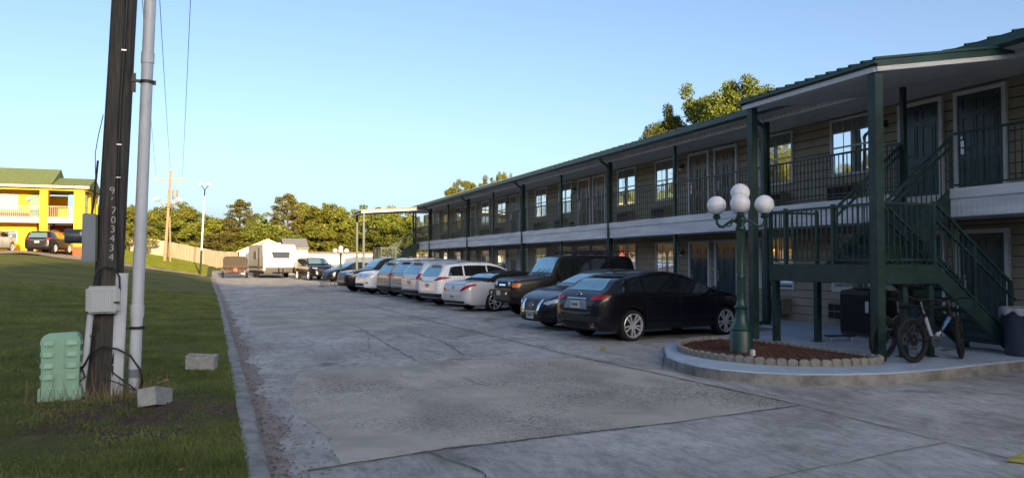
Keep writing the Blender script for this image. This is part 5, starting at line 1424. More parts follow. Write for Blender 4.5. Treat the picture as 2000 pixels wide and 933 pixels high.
def crossover(name,label,paint_,x,y,ang,L=None,W=None,H=None,lower=True,tall=0.,kind='suv',rails=True,lamp='high',rim='alloy',group='cars parked along the motel',z=0,plate=True):
    c = Car(kind,'parked_car',label,'car',paint_,L,W,H,group,rim=rim,spokes=7)
    dz = {'suv':0,'bigsuv':.10}[kind]
    rear_glass(c,.66+dz*.3,.55+dz,1.13+dz,1.50+dz*1.5,M['glass_car'] if lamp=='dark' else M['glass_teal'])
    for sg in (1,-1):
        if lamp == 'high': q = [(.42,1.00),(.60,.97),(.86,1.02),(.95,1.10),(.80,1.13),(.55,1.05)]
        else: q = [(.56,.93),(.88,.95),(.90,1.16),(.70,1.14)]
        c.patch([(sg*a,b_+dz) for a,b_ in q][::sg],PHI+sg*.22,'tail_light',M['tail'],off=.012,cell=.04)
        c.patch([(sg*.48,.80+dz),(sg*.86,.86+dz),(sg*.84,.96+dz),(sg*.5,.88+dz)][::sg],sg*.4,'headlight',M['headl'],off=.012)
    if lower: c.patch([(-.84,.36),(.84,.36),(.86,.50),(-.86,.50)],PHI,'rear_bumper',M['black'],off=.02)
    c.patch([(-.46,.93+dz),(.46,.93+dz),(.46,.955+dz),(-.46,.955+dz)],PHI,'chrome_strip',M['chrome'],off=.012)
    c.patch([(-.5,.5),(.5,.5),(.58,.82+dz),(-.58,.82+dz)],0,'grille',M['black'],off=.008)
    if plate: c.plate(-2.2,.80+dz)
    c.fin(MB().box(-2.0,-1.8,-.5,.5,1.565+dz*1.9,1.585+dz*1.9),'spoiler',paint_,bevel=.006)
    c.mirrors(); c.handles([-.9,.1]); c.seams([-1.2,-.1,.95],.36)
    if rails: c.racks(-1.7,.2,.60,M['black'] if lamp=='dark' else M['steel'])
    c.place(x,y,ang,z); return c
crossover('a','white crossover with long dark side windows between the silver convertible and a silver SUV',P['white'],9.35,28.45,13,H=1.64)
crossover('b','pale silver SUV with bright red corner lamps, parked beyond the white crossover',P['silver2'],9.35,31.4,12,H=1.72,lamp='block',rim='alloy')
c = crossover('c','blue grey SUV with tall red lamps and a white panel on its tailgate',P['grey'],9.45,34.0,12,H=1.74,lamp='block')
c.patch([(-.20,.82),(.0,.78),(.20,.82),(.22,1.05),(-.22,1.05)],PHI,'tailgate_panel',M['white'],off=.02)
c.patch([(.70,1.18),(.80,1.18),(.74,1.48),(.66,1.48)],PHI+.15,'tail_light',M['tail'],off=.02); c.patch([(-.80,1.18),(-.70,1.18),(-.66,1.48),(-.74,1.48)],PHI-.15,'tail_light',M['tail'],off=.02)
crossover('d','taupe grey SUV squeezed between a blue grey SUV and a white one',P['brown'],9.3,36.7,12,H=1.70,lamp='high')
# 9 white large SUV, nose out
c = Car('bigsuv','parked_car','large white SUV backed in with its round nosed bonnet facing the lane','car',P['white'],group='cars parked along the motel',rim='alloy',spokes=6)
for sg in (1,-1): c.patch([(sg*.52,.86),(sg*.90,.88),(sg*.92,1.02),(sg*.56,1.04)][::sg],sg*.30,'headlight',M['headl'],off=.014)
c.patch([(-.46,.80),(.46,.80),(.48,1.05),(-.48,1.05)],0,'grille',M['steel'],off=.014); c.emblem(2.5,.93,True,.09)
c.patch([(-.6,.44),(.6,.44),(.64,.56),(-.64,.56)],0,'lower_intake',M['dark'])
c.patch([(.66,.54),(.80,.54),(.80,.64),(.66,.64)],.25,'fog_light',M['headl'],mirror=True)
c.mirrors(); c.handles([-1.0,.0]); c.seams([-1.35,-.3,.9],.4); c.racks(-1.9,.2,.62)
c.place(9.0,39.9,191)
# 10 black SUV/pickup nose out
c = Car('bigsuv','parked_car','large black SUV with glinting headlamp, last in the row by the far lamp post','car',P['black'],L=5.4,H=1.88,group='cars parked along the motel',rim='darkalloy',spokes=6)
for sg in (1,-1): c.patch([(sg*.56,.92),(sg*.90,.94),(sg*.92,1.03),(sg*.58,1.03)][::sg],sg*.30,'headlight',M['headl'],off=.014)
c.patch([(-.50,.72),(.50,.72),(.52,1.02),(-.52,1.02)],0,'grille',M['darkalloy'],off=.014)
c.patch([(-.7,.50),(.7,.50),(.72,.60),(-.72,.60)],0,'chrome_strip',M['steel'],off=.02)
c.mirrors(); c.handles([-1.0,.0]); c.seams([-1.35,-.3,.9],.4)
c.place(8.7,43.4,191)
# far: small dark car behind the lamp post
c = Car('sedan','parked_car','small dark car showing only its roof beyond the far lamp post','car',P['navy'],group='cars at the far end of the lot')
c.mirrors(); c.place(9.3,58.5,200,lotz(58))
# black SUV facing the camera next to the travel trailer
c = Car('bigsuv','parked_car','black SUV facing down the lot, parked right of the white travel trailer','car',P['black'],L=4.9,W=1.95,H=1.78,group='cars at the far end of the lot',spokes=5)
for sg in (1,-1): c.patch([(sg*.50,.92),(sg*.90,.96),(sg*.90,1.05),(sg*.55,1.02)][::sg],sg*.30,'headlight',M['headl'],off=.014)
c.patch([(-.46,.78),(.46,.78),(.50,1.02),(-.50,1.02)],0,'grille',M['darkalloy'],off=.014)
c.patch([(-.7,.50),(.7,.50),(.72,.55),(-.72,.55)],0,'chrome_strip',M['chrome'],off=.02)
c.mirrors(); c.place(6.9,63.6,-78,lotz(62))
# ------------------------------------------------------------------ far end of the lot
zt = lotz(68)
tt = thing('travel_trailer', 'white travel trailer with dark trapezoid front window and black skirt', 'travel trailer', (4.1, 66.5, zt))
x0, x1, yf, yb = 2.65, 5.35, 66.6, 73
prof = [(yf+.25,.62),(yf,.95),(yf+.05,1.75),(yf+.30,2.75),(yf+.55,3.0),(yb,3.0),(yb,.62)]
MB().prism([(a,b_+zt) for a,b_ in prof], x0, x1, 'yz').build('shell', M['trailerwhite'], tt, bevel=.05, smooth=30)
def frontz(z):  # y of the front face
    return yf+.05*(z-.95)/.8 if z < 1.75 else yf+.05+.25*(z-1.75)/1.0
def fpoly(pts, name, m, out=.02, parent=None):
    mb = MB(); n = len(pts); A = [(x,frontz(z)-out,zt+z) for x,z in pts]; B = [(x,frontz(z)+.01,zt+z) for x,z in pts]
    mb.add(A+B,[tuple(range(n))]+[(i,(i+1)%n,n+(i+1)%n,n+i) for i in range(n)]); return mb.build(name, m, parent or tt)
fpoly([(3.45,1.76),(4.75,1.76),(4.85,2.33),(3.32,2.33)][::1],'front_window',M['glass_car'])
MB().box(x0+.05,x1-.05,yf+.06,yb-.05,zt+.40,zt+.66).box(x0+.2,x1-.2,yf-.02,yf+.3,zt+.5,zt+.95).build('skirt', M['black'], tt)
MB().box(x0-.015,x0,68.0,68.7,zt+.75,zt+2.75).box(x0-.02,x0,69.4,70.6,zt+1.7,zt+2.4).build('side_door', M['acbeige'], tt)
MB().box(x0-.012,x0,yf+.5,72.6,zt+.9,zt+1.05).build('side_stripe', M['rust'], tt)
hm = MB().beam((3.2,67,zt+.5),(4.05,65.6,zt+.5),.08,.1).beam((4.9,67,zt+.5),(4.05,65.6,zt+.5),.08,.1).tube([(4.05,65.75,zt+.02),(4.05,65.75,zt+.9)],.045,8).box(3.8,4.3,65.9,66.3,zt+.55,zt+.95)
hm.build('hitch_frame', M['black'], tt)
for yy in (69.6,70.5):
    for xx in (x0+.12,x1-.12):
        w_ = MB().lathe([(.001,-.1),(.2,-.11),(.34,-.1),(.35,-.08),(.35,.08),(.34,.1),(.001,.1)],(xx,yy,zt+.35),22,'x').build('wheel', M['rubber'], tt, smooth=40)
MB().box(3.2,4.6,69,70,zt+3.0,zt+3.2).build('roof_unit', M['white'], tt, bevel=.04)

rt = thing('cargo_trailer', 'low rusty brown mesh sided utility trailer at the end of the lawn kerb', 'utility trailer', (.85, 68, zt))
x0, x1 = -.05, 1.95
MB().box(x0+.25,x1-.25,67.6,70.6,zt+.45,zt+.55).build('deck', M['rust'], rt)
MB().prism([(x0+.25,.55),(x1-.25,.55),(x1-.05,.75),(x1-.02,1.65),(x1-.2,1.82),(x0+.2,1.82),(x0+.02,1.65),(x0+.05,.75)], 68.3, 70.4, 'xz').build('tarp_load', mat('brown_mesh_tarp',(.05,.04,.03),.9,var=.3,scale=20,bump=.4), rt, bevel=.06)
o = bpy.data.objects[-1] if False else None
for ch in rt.children:
    if ch.name.startswith('tarp_load'): ch.location.z += zt
f = MB()
for z in (.6,.95): f.box(x0,x1,67.56,67.6,zt+z,zt+z+.05)
for x in np.linspace(x0,x1-.04,7): f.box(x,x+.04,67.56,67.6,zt+.55,zt+1.0)
f.box(x0,x0+.04,67.6,70.6,zt+.9,zt+1.0).box(x1-.04,x1,67.6,70.6,zt+.9,zt+1.0).beam((x0+.4,67.6,zt+.48),(.95,66.3,zt+.48),.06,.08).beam((x1-.4,67.6,zt+.48),(.95,66.3,zt+.48),.06,.08)
f.build('side_frame', M['rust'], rt)
for xx in (x0+.05,x1-.05):
    MB().lathe([(.001,-.1),(.2,-.11),(.3,-.1),(.31,-.08),(.31,.08),(.3,.1),(.001,.1)],(xx,69.1,zt+.31),22,'x').build('wheel', M['rubber'], rt, smooth=40)
    MB().box(xx-.16,xx+.16,68.7,69.5,zt+.64,zt+.70).build('mudguard', M['greybox'], rt)
for xx in (x0+.1,x1-.1): MB().box(xx-.06,xx+.06,67.53,67.56,zt+.50,zt+.58).build('marker_lamp', M['tail'], rt)
MB().box(.8,1.1,67.2,67.5,zt+.55,zt+.85).build('spare_box', mat('faded_red',(.35,.06,.04),.6), rt, bevel=.03)

tt.rotation_euler = (0,0,R(9)); tt.location.x += .45; tt.scale = (1,1,.94)
# gabled shed and the long low building
def gable(x0,x1,y0,y1,zb,ze,zr,wallm,roofm,name,label,cat,ov=.25):
    b = thing(name,label,cat,((x0+x1)/2,(y0+y1)/2,zb)); xm=(x0+x1)/2
    MB().prism([(x0,zb),(x1,zb),(x1,ze),(xm,zr-.06),(x0,ze)],y0,y1,'xz').build('wall',wallm,b)
    r_=MB(); s_=(zr-ze)/(xm-x0)
    for sg,xe in ((-1,x0-ov),(1,x1+ov)):
        ze2=ze-s_*ov
        r_.add([(xe,y0-ov,ze2),(xm,y0-ov,zr),(xm,y1+ov,zr),(xe,y1+ov,ze2),(xe,y0-ov,ze2+.1),(xm,y0-ov,zr+.1),(xm,y1+ov,zr+.1),(xe,y1+ov,ze2+.1)],[(0,1,2,3),(4,5,6,7),(0,1,5,4),(1,2,6,5),(2,3,7,6),(3,0,4,7)])
    r_.build('roof',roofm,b); return b
zs = lotz(76)
sh = gable(1.4,6.4,76,83,zs-.1,zs+2.1,zs+3.2,M['whitewall'],M['cream'],'storage_shed','white gabled shed with cream edged roof behind the travel trailer','shed')
MB().box(1.38,1.399,76.1,78.2,zs,zs+1.9).build('side_panel',M['bluewall'],sh)
MB().box(1.7,2.4,75.97,75.999,zs,zs+1.95).build('door',M['white'],sh)
hb = thing('long_house','long low cream house with grey roof behind the shed and black SUV','house',(7.0,82,zs))
MB().box(5.9,8.1,81,87,zs,zs+2.6).build('wall',M['cream'],hb)
MB().prism([(80.6,2.55+zs),(84,3.6+zs),(87.4,2.55+zs),(87.4,2.45+zs),(80.6,2.45+zs)],5.7,8.2,'yz').build('roof',M['greyroof'],hb)
h2 = thing('white_building','long flat roofed white building with brown roof edge beyond the far lamp','building',(15,84,zs))
MB().box(8.3,27,84,92,zs-.2,zs+2.05).build('wall',M['whitewall'],h2)
MB().box(8.3,27.2,83.7,92,zs+2.05,zs+2.2).build('roof',mat('brown_roof_edge',(.16,.10,.07),.8),h2)
for x in (13,15.5,18,21): MB().box(x,x+.9,83.98,83.999,zs+.9,zs+1.6).build('window',M['glass_car'],h2)
# white vinyl fence to the right
fn = thing('white_fence','tall white vinyl panel fence running behind the far staircase','fence',(14,72,lotz(72)))
zf = lotz(72)
for i in range(7):
    x = 8.4+i*2.4; MB().box(x+.07,x+2.33,72,72.04,zf+.05,zf+1.75).build('panel',M['whitewall'],fn); MB().box(x-.065,x+.065,71.96,72.09,zf-.1,zf+1.95).build('fence_post',M['white'],fn)

# tan wooden fence on the rise
fp = [(-34,99),(-22,97.5),(-6,97),(-2,92),(2.0,86)]
wf = thing('wooden_fence','long sunlit tan board fence running along the grassy rise','fence',(-6,97,gz(-6,97)))
seg = []
for i in range(len(fp)-1):
    a,b_ = Vector(fp[i]),Vector(fp[i+1]); n=max(1,int((b_-a).length/2.4))
    for k in range(n): seg.append((a+(b_-a)*k/n,a+(b_-a)*(k+1)/n))
for a,b_ in seg:
    za,zb_ = gz(a.x,a.y),gz(b_.x,b_.y); d=(b_-a); mb=MB(); m_=16
    for j in range(m_):
        p=a+d*((j+.04)/m_); q=a+d*((j+.96)/m_); z=za+(zb_-za)*j/m_; t=1.8+random.uniform(-.03,.03)
        mb.beam((p.x,p.y,z+t/2),(q.x,q.y,z+t/2),.025,t)
    mb.build('fence_panel',M['fencewood'],wf)
    MB().box(a.x-.05,a.x+.05,a.y+.02,a.y+.12,za-.2,za+1.75).build('fence_post',M['fencewood'],wf)

# distant utility pole with floodlights and transformer, flood pole, small far pole
zp = gz(-5.4,85)
dp = thing('utility_pole','sunlit brown utility pole with two floodlights and a transformer by the board fence','utility pole',(-5.4,85,zp),'distant poles')
MB().tube([(-5.55,85,zp-.2),(-5.3,85,6),(-5.1,85,10.9)],[.17,.14,.10],12).build('wooden_shaft',M['polewood'],dp,smooth=50)
MB().tube([(-5.0,84.8,zp-.2),(-5.1,84.9,6.2)],[.09,.06],8).build('brace_pole',M['polewood'],dp)
MB().box(-6.6,-3.8,84.85,84.95,9.9,10.02).box(-5.9,-4.4,84.85,84.95,7.5,7.58).build('crossarm',M['polewood'],dp)
MB().lathe([(.001,0),(.24,0),(.26,.05),(.26,.85),(.2,.95),(.001,.97)],(-4.65,84.8,8.0),18).tube([(-4.65,84.8,8.95),(-4.6,84.8,9.3)],.04,6).build('transformer',M['greyroof'],dp,smooth=40)
for sx in (-1,1):
    MB().tube([(-5.25,84.8,7.2),(-5.25+sx*.5,84.6,7.3),(-5.25+sx*.85,84.4,7.75)],.04,8).build('lamp_bracket',M['greyroof'],dp)
    MB().cb((-5.25+sx*1.05,84.3,7.9),(.75,.5,.32),Matrix.Rotation(sx*.35,3,'Y')).build('floodlight',M['bluewall'],dp,bevel=.05)
MB().lathe([(.05,0),(.09,.03),(.09,.1),(.05,.13)],(-6.4,84.9,10.02),8).lathe([(.05,0),(.09,.03),(.09,.1),(.05,.13)],(-4.0,84.9,10.02),8).lathe([(.05,0),(.09,.03),(.09,.1),(.05,.13)],(-5.1,84.9,10.9),8).build('insulators',M['white'],dp)
zq = gz(-1.75,68.8)
fl = thing('flood_light_pole','slim white flood light pole with twin heads standing at the grass edge','lamp post',(-1.75,68.8,zq))
MB().tube([(-1.78,68.8,zq),(-1.7,68.8,2.6)],.08,10).build('pole_foot',M['black'],fl)
MB().tube([(-1.7,68.8,2.6),(-1.52,68.8,7.1)],[.075,.055],10).build('pole_shaft',M['white'],fl)
MB().tube([(-1.52,68.8,7.1),(-1.5,68.8,7.7)],.05,8).tube([(-1.5,68.8,7.6),(-1.75,68.6,7.95)],.03,6).tube([(-1.5,68.8,7.6),(-1.25,68.6,7.95)],.03,6).build('pole_top',M['black'],fl)
for sx in (-1,1): MB().cb((-1.5+sx*.32,68.6,8.08),(.34,.3,.22),Matrix.Rotation(sx*.7,3,'Y')).build('floodlight',M['greybox'],fl,bevel=.03)
sp_ = thing('utility_pole','thin far utility pole rising among the trees behind the long house','utility pole',(12.4,104,lotz(104)),'distant poles')
MB().tube([(12.4,104,lotz(104)-.2),(12.5,104,6.6)],[.14,.10],8).build('wooden_shaft',M['polewood'],sp_)
MB().lathe([(.001,0),(.2,0),(.2,.7),(.001,.7)],(12.1,103.8,5.0),12).build('transformer',M['greyroof'],sp_)

# overhead wires from the near pole to the far one
near = pp(9.55)
for dx, y2, lab in ((-.35,(-6.4,84.9,10.15),'thin overhead wire on the left of the three reaching the far pole'),(-.1,(-5.1,84.9,11.03),'thin overhead wire in the middle of the three reaching the far pole'),(.68,(-4.0,84.9,10.15),'thin overhead wire on the right of the three reaching the far pole')):
    a = Vector((near.x+dx, near.y-.15, 9.62)); b_ = Vector(y2); pts = []
    for i in range(25):
        t = i/24; p = a.lerp(b_, t); p.z -= 1.1*4*t*(1-t)*.55; pts.append(p)
    o = MB().tube(pts, .011, 5).build('overhead_wire', M['wire']); tag(o, lab, 'wire', 'overhead wires')

# ------------------------------------------------------------------ yellow motel on the rise
yx0, yx1, yy0, yy1 = -34., -10.3, 69.2, 75.5
zb = 2.3
ym = thing('yellow_motel','bright yellow two storey motel with olive green roof and brick red base','motel',(-16,72,zb))
zf2, ze = 5.0, 7.55
MB().box(yx0,-14.0,yy0+1.6,yy1,zb-.5,ze).build('wall',M['yellow'],ym)
MB().box(-14.0,yx1,yy0+.0,yy1,zf2-.18,zf2).box(yx0,-14,yy0,yy0+1.6,zf2-.18,zf2).build('balcony_floor',M['cream'],ym)
MB().box(yx0,yx1+.05,yy0-.08,yy0-.001,zf2-.30,zf2+.12).build('balcony_band',M['cream'],ym)
MB().box(yx0,yx1+.02,yy0-.05,yy0+.12,ze-.28,ze).box(yx1-.1,yx1+.05,yy0+.121,yy1,ze-.28,ze).build('eave_beam',M['yellow'],ym)
for x,w_ in ((-30,.4),(-26,.4),(-22,.4),(-18,.4),(-13.2,.55),(-10.75,.75)):
    MB().box(x-w_/2,x+w_/2,yy0-.12,yy0+.4,zb-.4,ze-.28).build('column',M['yellow'],ym); MB().box(x-w_/2-.03,x+w_/2+.03,yy0-.15,yy0+.43,zb-.4,zb+.55).build('column_base',M['redtrim'],ym)
for yv in (71.6,73.6,75.3): MB().box(yx1-.3,yx1,yv-.15,yv+.15,zb-.4,ze-.28).build('column',M['yellow'],ym)
# rear wall piece with the opening showing sky at the stair bay
MB().box(-14,-12.6,yy1-.2,yy1,zf2,ze-.28).box(-12.0,-11.7,yy1-.2,yy1,zf2,ze-.28).build('rear_pier',M['yellow'],ym)
MB().box(-13.95,-10.6,yy1-.15,yy1-.05,zb-.3,zf2-.2).build('rear_wall',mat('brown_stucco',(.42,.2,.08),.8),ym)
MB().prism([(yy0-.5,ze+.02),(72.3,ze+1.0),(yy1+.4,ze+.02),(yy1+.4,ze-.08),(yy0-.5,ze-.08)],-13.6,yx1+.25,'yz').build('roof',M['roofolive'],ym)
MB().prism([(yy0-.5,ze+.022),(72.9,ze+1.75),(yy1+1,ze+.022),(yy1+1,ze-.083),(yy0-.5,ze-.083)],yx0,-12.7,'yz').build('roof',M['roofolive'],ym)
MB().box(yx0,yx1+.3,yy0-.55,yy0-.5,ze-.12,ze+.06).build('roof_fascia',M['cream'],ym)
MB().prism([(yy0-.3,ze-.28),(72.3,ze+.85),(yy1+.2,ze-.28)],yx1-.1,yx1,'yz').build('gable_end',mat('shaded_yellow_gable',(.5,.27,.09),.8),ym)  # shade on this side of the yellow motel put into the colour
for x in (-16.1,-20.6,-24.5,-28.5):
    for z in (zf2+.85,zb+.95):
        w_ = MB().box(x-.75,x+.75,yy0+1.56,yy0+1.595,z,z+1.25 if z>4 else z+.8).build('window',M['winglass'] if z<4 else M['curtain'],ym)
        MB().box(x-.8,x+.8,yy0+1.575,yy0+1.599,z-.05,z+1.3 if z>4 else z+.85).build('window_frame',M['white'],w_)
for x in (-14.4,-18.6,-22.6):
    MB().box(x-.1,x+.85,yy0+1.55,yy0+1.595,zf2,zf2+2.05).build('door',M['tealdoor'],ym)
MB().box(yx0,-14,yy0+1.57,yy0+1.598,zf2,zf2+.55).build('lower_wall_band',M['redtrim'],ym)
for a,b_,mm in ((-17.8,-13.5,M['bluewall']),(-12.9,-11.15,M['fencewood']),(-25.8,-18.2,M['bluewall'])):
    r_=MB().box(a,b_,yy0+.0,yy0+.04,zf2+.98,zf2+1.03).box(a,b_,yy0,yy0+.04,zf2+.14,zf2+.18)
    for x in np.arange(a,b_,.13): r_.box(x,x+.03,yy0+.01,yy0+.03,zf2+.18,zf2+.98)
    r_.build('railing',mm,ym)
# its staircase
st_ = MB()
for k in range(12): st_.box(-13.2+.0,-11.9,70.2+.28*k,70.2+.28*k+.3,zb+.2*k+.1,zb+.2*k+.16)
st_.beam((-13.25,70.2,zb+.1),(-13.25,73.6,zf2-.1),.06,.3).beam((-11.85,70.2,zb+.1),(-11.85,73.6,zf2-.1),.06,.3)
st_.build('stair_flight',M['redtrim'],ym)
for x in (-14.6,): MB().sphere((x,yy0+1.3,zf2+1.65),.16,12,8).build('wall_lamp',M['globe'],ym)
sg_ = tag(MB().box(-13.85,-13.45,69.0,69.03,zb+.9,zb+1.6).build('notice_sign',M['white']),'small white notice sign fixed beside the yellow column','sign')

crossover('e','silver SUV parked at the left edge in front of the yellow motel',P['silver2'],-16.15,66.6,78,L=4.8,H=1.7,lamp='dark',group='cars by the yellow motel',z=gz(-16.2,66.0)+.04,lower=True)
c = crossover('f','dark hatchback parked by the yellow column, rear towards the lawn',P['jet'],-12.35,66.9,80,H=1.66,lamp='high',group='cars by the yellow motel',z=gz(-12.3,66.5)+.04)
# ------------------------------------------------------------------ trees
def leaf_cloud(name, clumps, n, size, m, flat=1.0, seed=0):
    """many small leaf faces gathered round clump centres (cx,cy,cz,r)"""
    g = np.random.default_rng(seed); cl = np.array(clumps); wts = cl[:,3]**2; wts /= wts.sum()
    idx = g.choice(len(cl), n, p=wts); d = g.normal(size=(n,3)); d /= np.linalg.norm(d,axis=1)[:,None]
    rad = cl[idx,3]*(g.random(n)**.45); c = cl[idx,:3]+d*rad[:,None]*np.array([1,1,flat])
    a = g.normal(size=(n,3)); a /= np.linalg.norm(a,axis=1)[:,None]; a[:,2] *= .6
    b = np.cross(a, g.normal(size=(n,3))); b /= np.linalg.norm(b,axis=1)[:,None]+1e-9
    s = size*g.uniform(.55,1.3,n)[:,None]; l = a*s; w = b*s*.55
    v = np.zeros((n,4,3)); v[:,0] = c-l; v[:,1] = c+w; v[:,2] = c+l; v[:,3] = c-w
    me = bpy.data.meshes.new(name); me.vertices.add(n*4); me.vertices.foreach_set('co', v.ravel()); me.loops.add(n*4); me.loops.foreach_set('vertex_index', np.arange(n*4))
    me.polygons.add(n); me.polygons.foreach_set('loop_start', np.arange(0,n*4,4)); me.update(calc_edges=True); me.materials.append(m)
    return me
TREES = {}; RT = random.Random(5)
def proto(kind, seed):
    g = random.Random(seed); tr = MB(); cl = []
    if kind == 'broad':       # unit: ~10 m tall
        H = 10; tr.tube([(0,0,-.5),(.1,.1,2),(-.1,.15,4.5),(.1,0,8)], [.32,.25,.17,.04], 10)
        for i in range(15):
            z0 = g.uniform(1.8,6.5); a = g.random()*6.28; r_ = g.uniform(1.3,3.3)*(1-.45*max(0,(z0-4)/5)); z1 = z0+g.uniform(.8,2.6)
            p = (r_*math.cos(a), r_*math.sin(a), z1); tr.tube([(0,.05,z0),(p[0]*.5,p[1]*.5,z0+(z1-z0)*.65),p], [.10,.06,.02], 6)
            for k in range(4): cl.append((p[0]+g.gauss(0,.7),p[1]+g.gauss(0,.7),p[2]+g.gauss(0,.55),g.uniform(.45,1.0)))
        for k in range(18):
            a = g.random()*6.28; r_ = 2.6*g.random()**.6; cl.append((r_*math.cos(a),r_*math.sin(a),g.uniform(6.0,9.3)-r_*.5,g.uniform(.4,.95)))
        n, sz, fl = 7500, .20, .75
    elif kind == 'low':        # bushy to the ground
        tr.tube([(0,0,-.5),(0,0,2),(.2,0,5)], [.25,.2,.05], 8)
        for i in range(7):
            a = i*.9; tr.tube([(0,0,.8),(1.2*math.cos(a),1.2*math.sin(a),3),(2.2*math.cos(a),2.2*math.sin(a),4.6)], [.1,.06,.02], 6)
        for k in range(46):
            a = g.random()*6.28; z = g.uniform(.6,6.6); r_ = 3.2*g.random()**.5*math.sqrt(max(.05,1-(z/7.2)**2)); cl.append((r_*math.cos(a),r_*math.sin(a),z,g.uniform(.5,1.0)))
        n, sz, fl = 7500, .20, .7
    elif kind == 'pine':
        tr.tube([(0,0,-.5),(.1,0,6),(.0,.1,13)], [.28,.2,.04], 10)
        for i in range(40):
            z0 = 4.2+8.6*(i/40)+g.uniform(-.2,.2); a = i*2.4+g.uniform(-.4,.4)
            f = (z0-4.2)/8.8; r_ = (3.3*(math.sin(math.pi*min(1,(f*.86+.16)))**.7))*g.uniform(.6,1.1)
            p = (r_*math.cos(a), r_*math.sin(a), z0+.25*r_); tr.tube([(0,0,z0),(p[0]*.6,p[1]*.6,z0+.1*r_),p], [.07,.045,.015], 5)
            for q in (.55,.8,1.0): cl.append((p[0]*q+g.gauss(0,.2),p[1]*q+g.gauss(0,.2),z0+.25*r_*q+.1,(.45+.42*q*g.uniform(.7,1.2))))
        cl.append((0,0,13,.5)); n, sz, fl = 11000, .17, .5
    elif kind == 'oak':        # nearer tree behind the motel roof: finer leaves
        tr.tube([(0,0,-.5),(.1,.1,3),(-.1,.15,6),(.1,0,10)], [.38,.3,.2,.05], 10)
        for i in range(24):
            z0 = g.uniform(3,8.4); a = g.random()*6.28; r_ = g.uniform(1.5,4.0); z1 = z0+g.uniform(.8,2.6); p = (r_*math.cos(a), r_*math.sin(a), z1)
            tr.tube([(0,.05,z0),(p[0]*.5,p[1]*.5,z0+(z1-z0)*.65),p], [.12,.07,.02], 6)
            for k in range(9): cl.append((p[0]+g.gauss(0,.5),p[1]+g.gauss(0,.5),p[2]+g.gauss(0,.4),g.uniform(.3,.8)))
        for k in range(60):
            a = g.random()*6.28; r_ = 3.8*g.random()**.6; cl.append((r_*math.cos(a),r_*math.sin(a),11.6-r_*.55+g.gauss(0,.3),g.uniform(.3,.75)))
        n, sz, fl = 60000, .105, .75
    return tr, cl, n, sz, fl
def make_tree(kind, seed, m):
    key = (kind, seed, m.name)
    if key not in TREES:
        tr, cl, n, sz, fl = proto(kind, seed); root = thing({'broad':'broadleaf_tree','low':'bushy_tree','pine':'pine_tree','oak':'oak_tree'}[kind],'x','tree')
        tr.build('trunk', M['bark'], root, smooth=60, raw=True)
        me = leaf_cloud('crown', cl, n, sz, m, fl, seed); o = bpy.data.objects.new('crown', me); COL.objects.link(o); o.parent = root
        TREES[key] = root; return root
    return copy_tree(TREES[key])
KIND = {'broad':'rounded broadleaf tree','low':'low bushy tree','pine':'tall layered pine tree','oak':'leafy oak tree'}
def plant(kind, x, y, s, label, seed=0, m='leaf_a', group='sunlit trees beyond the lot', sz=None):
    t = make_tree(kind, seed, M[m]); t.location = (x, y, gz(x,y) if y > -20 else 0); t.rotation_euler = (0,0,RT.random()*6.28); t.scale = (s*RT.uniform(.95,1.12), s, (sz or s))
    tag(t, label, 'tree', group); return t
def ux(u, y):     # X on the sight line of a picture column at distance y
    t = (u-1000)/1500.; return y*(.3518+.9361*t)/(.9361-.3518*t)
def hgt(v, u, y): # height a crown must reach to top out at row v
    t = (u-1000)/1500.; d = y/(.9361-.3518*t); return 1.65+(511-v)*d/1500.
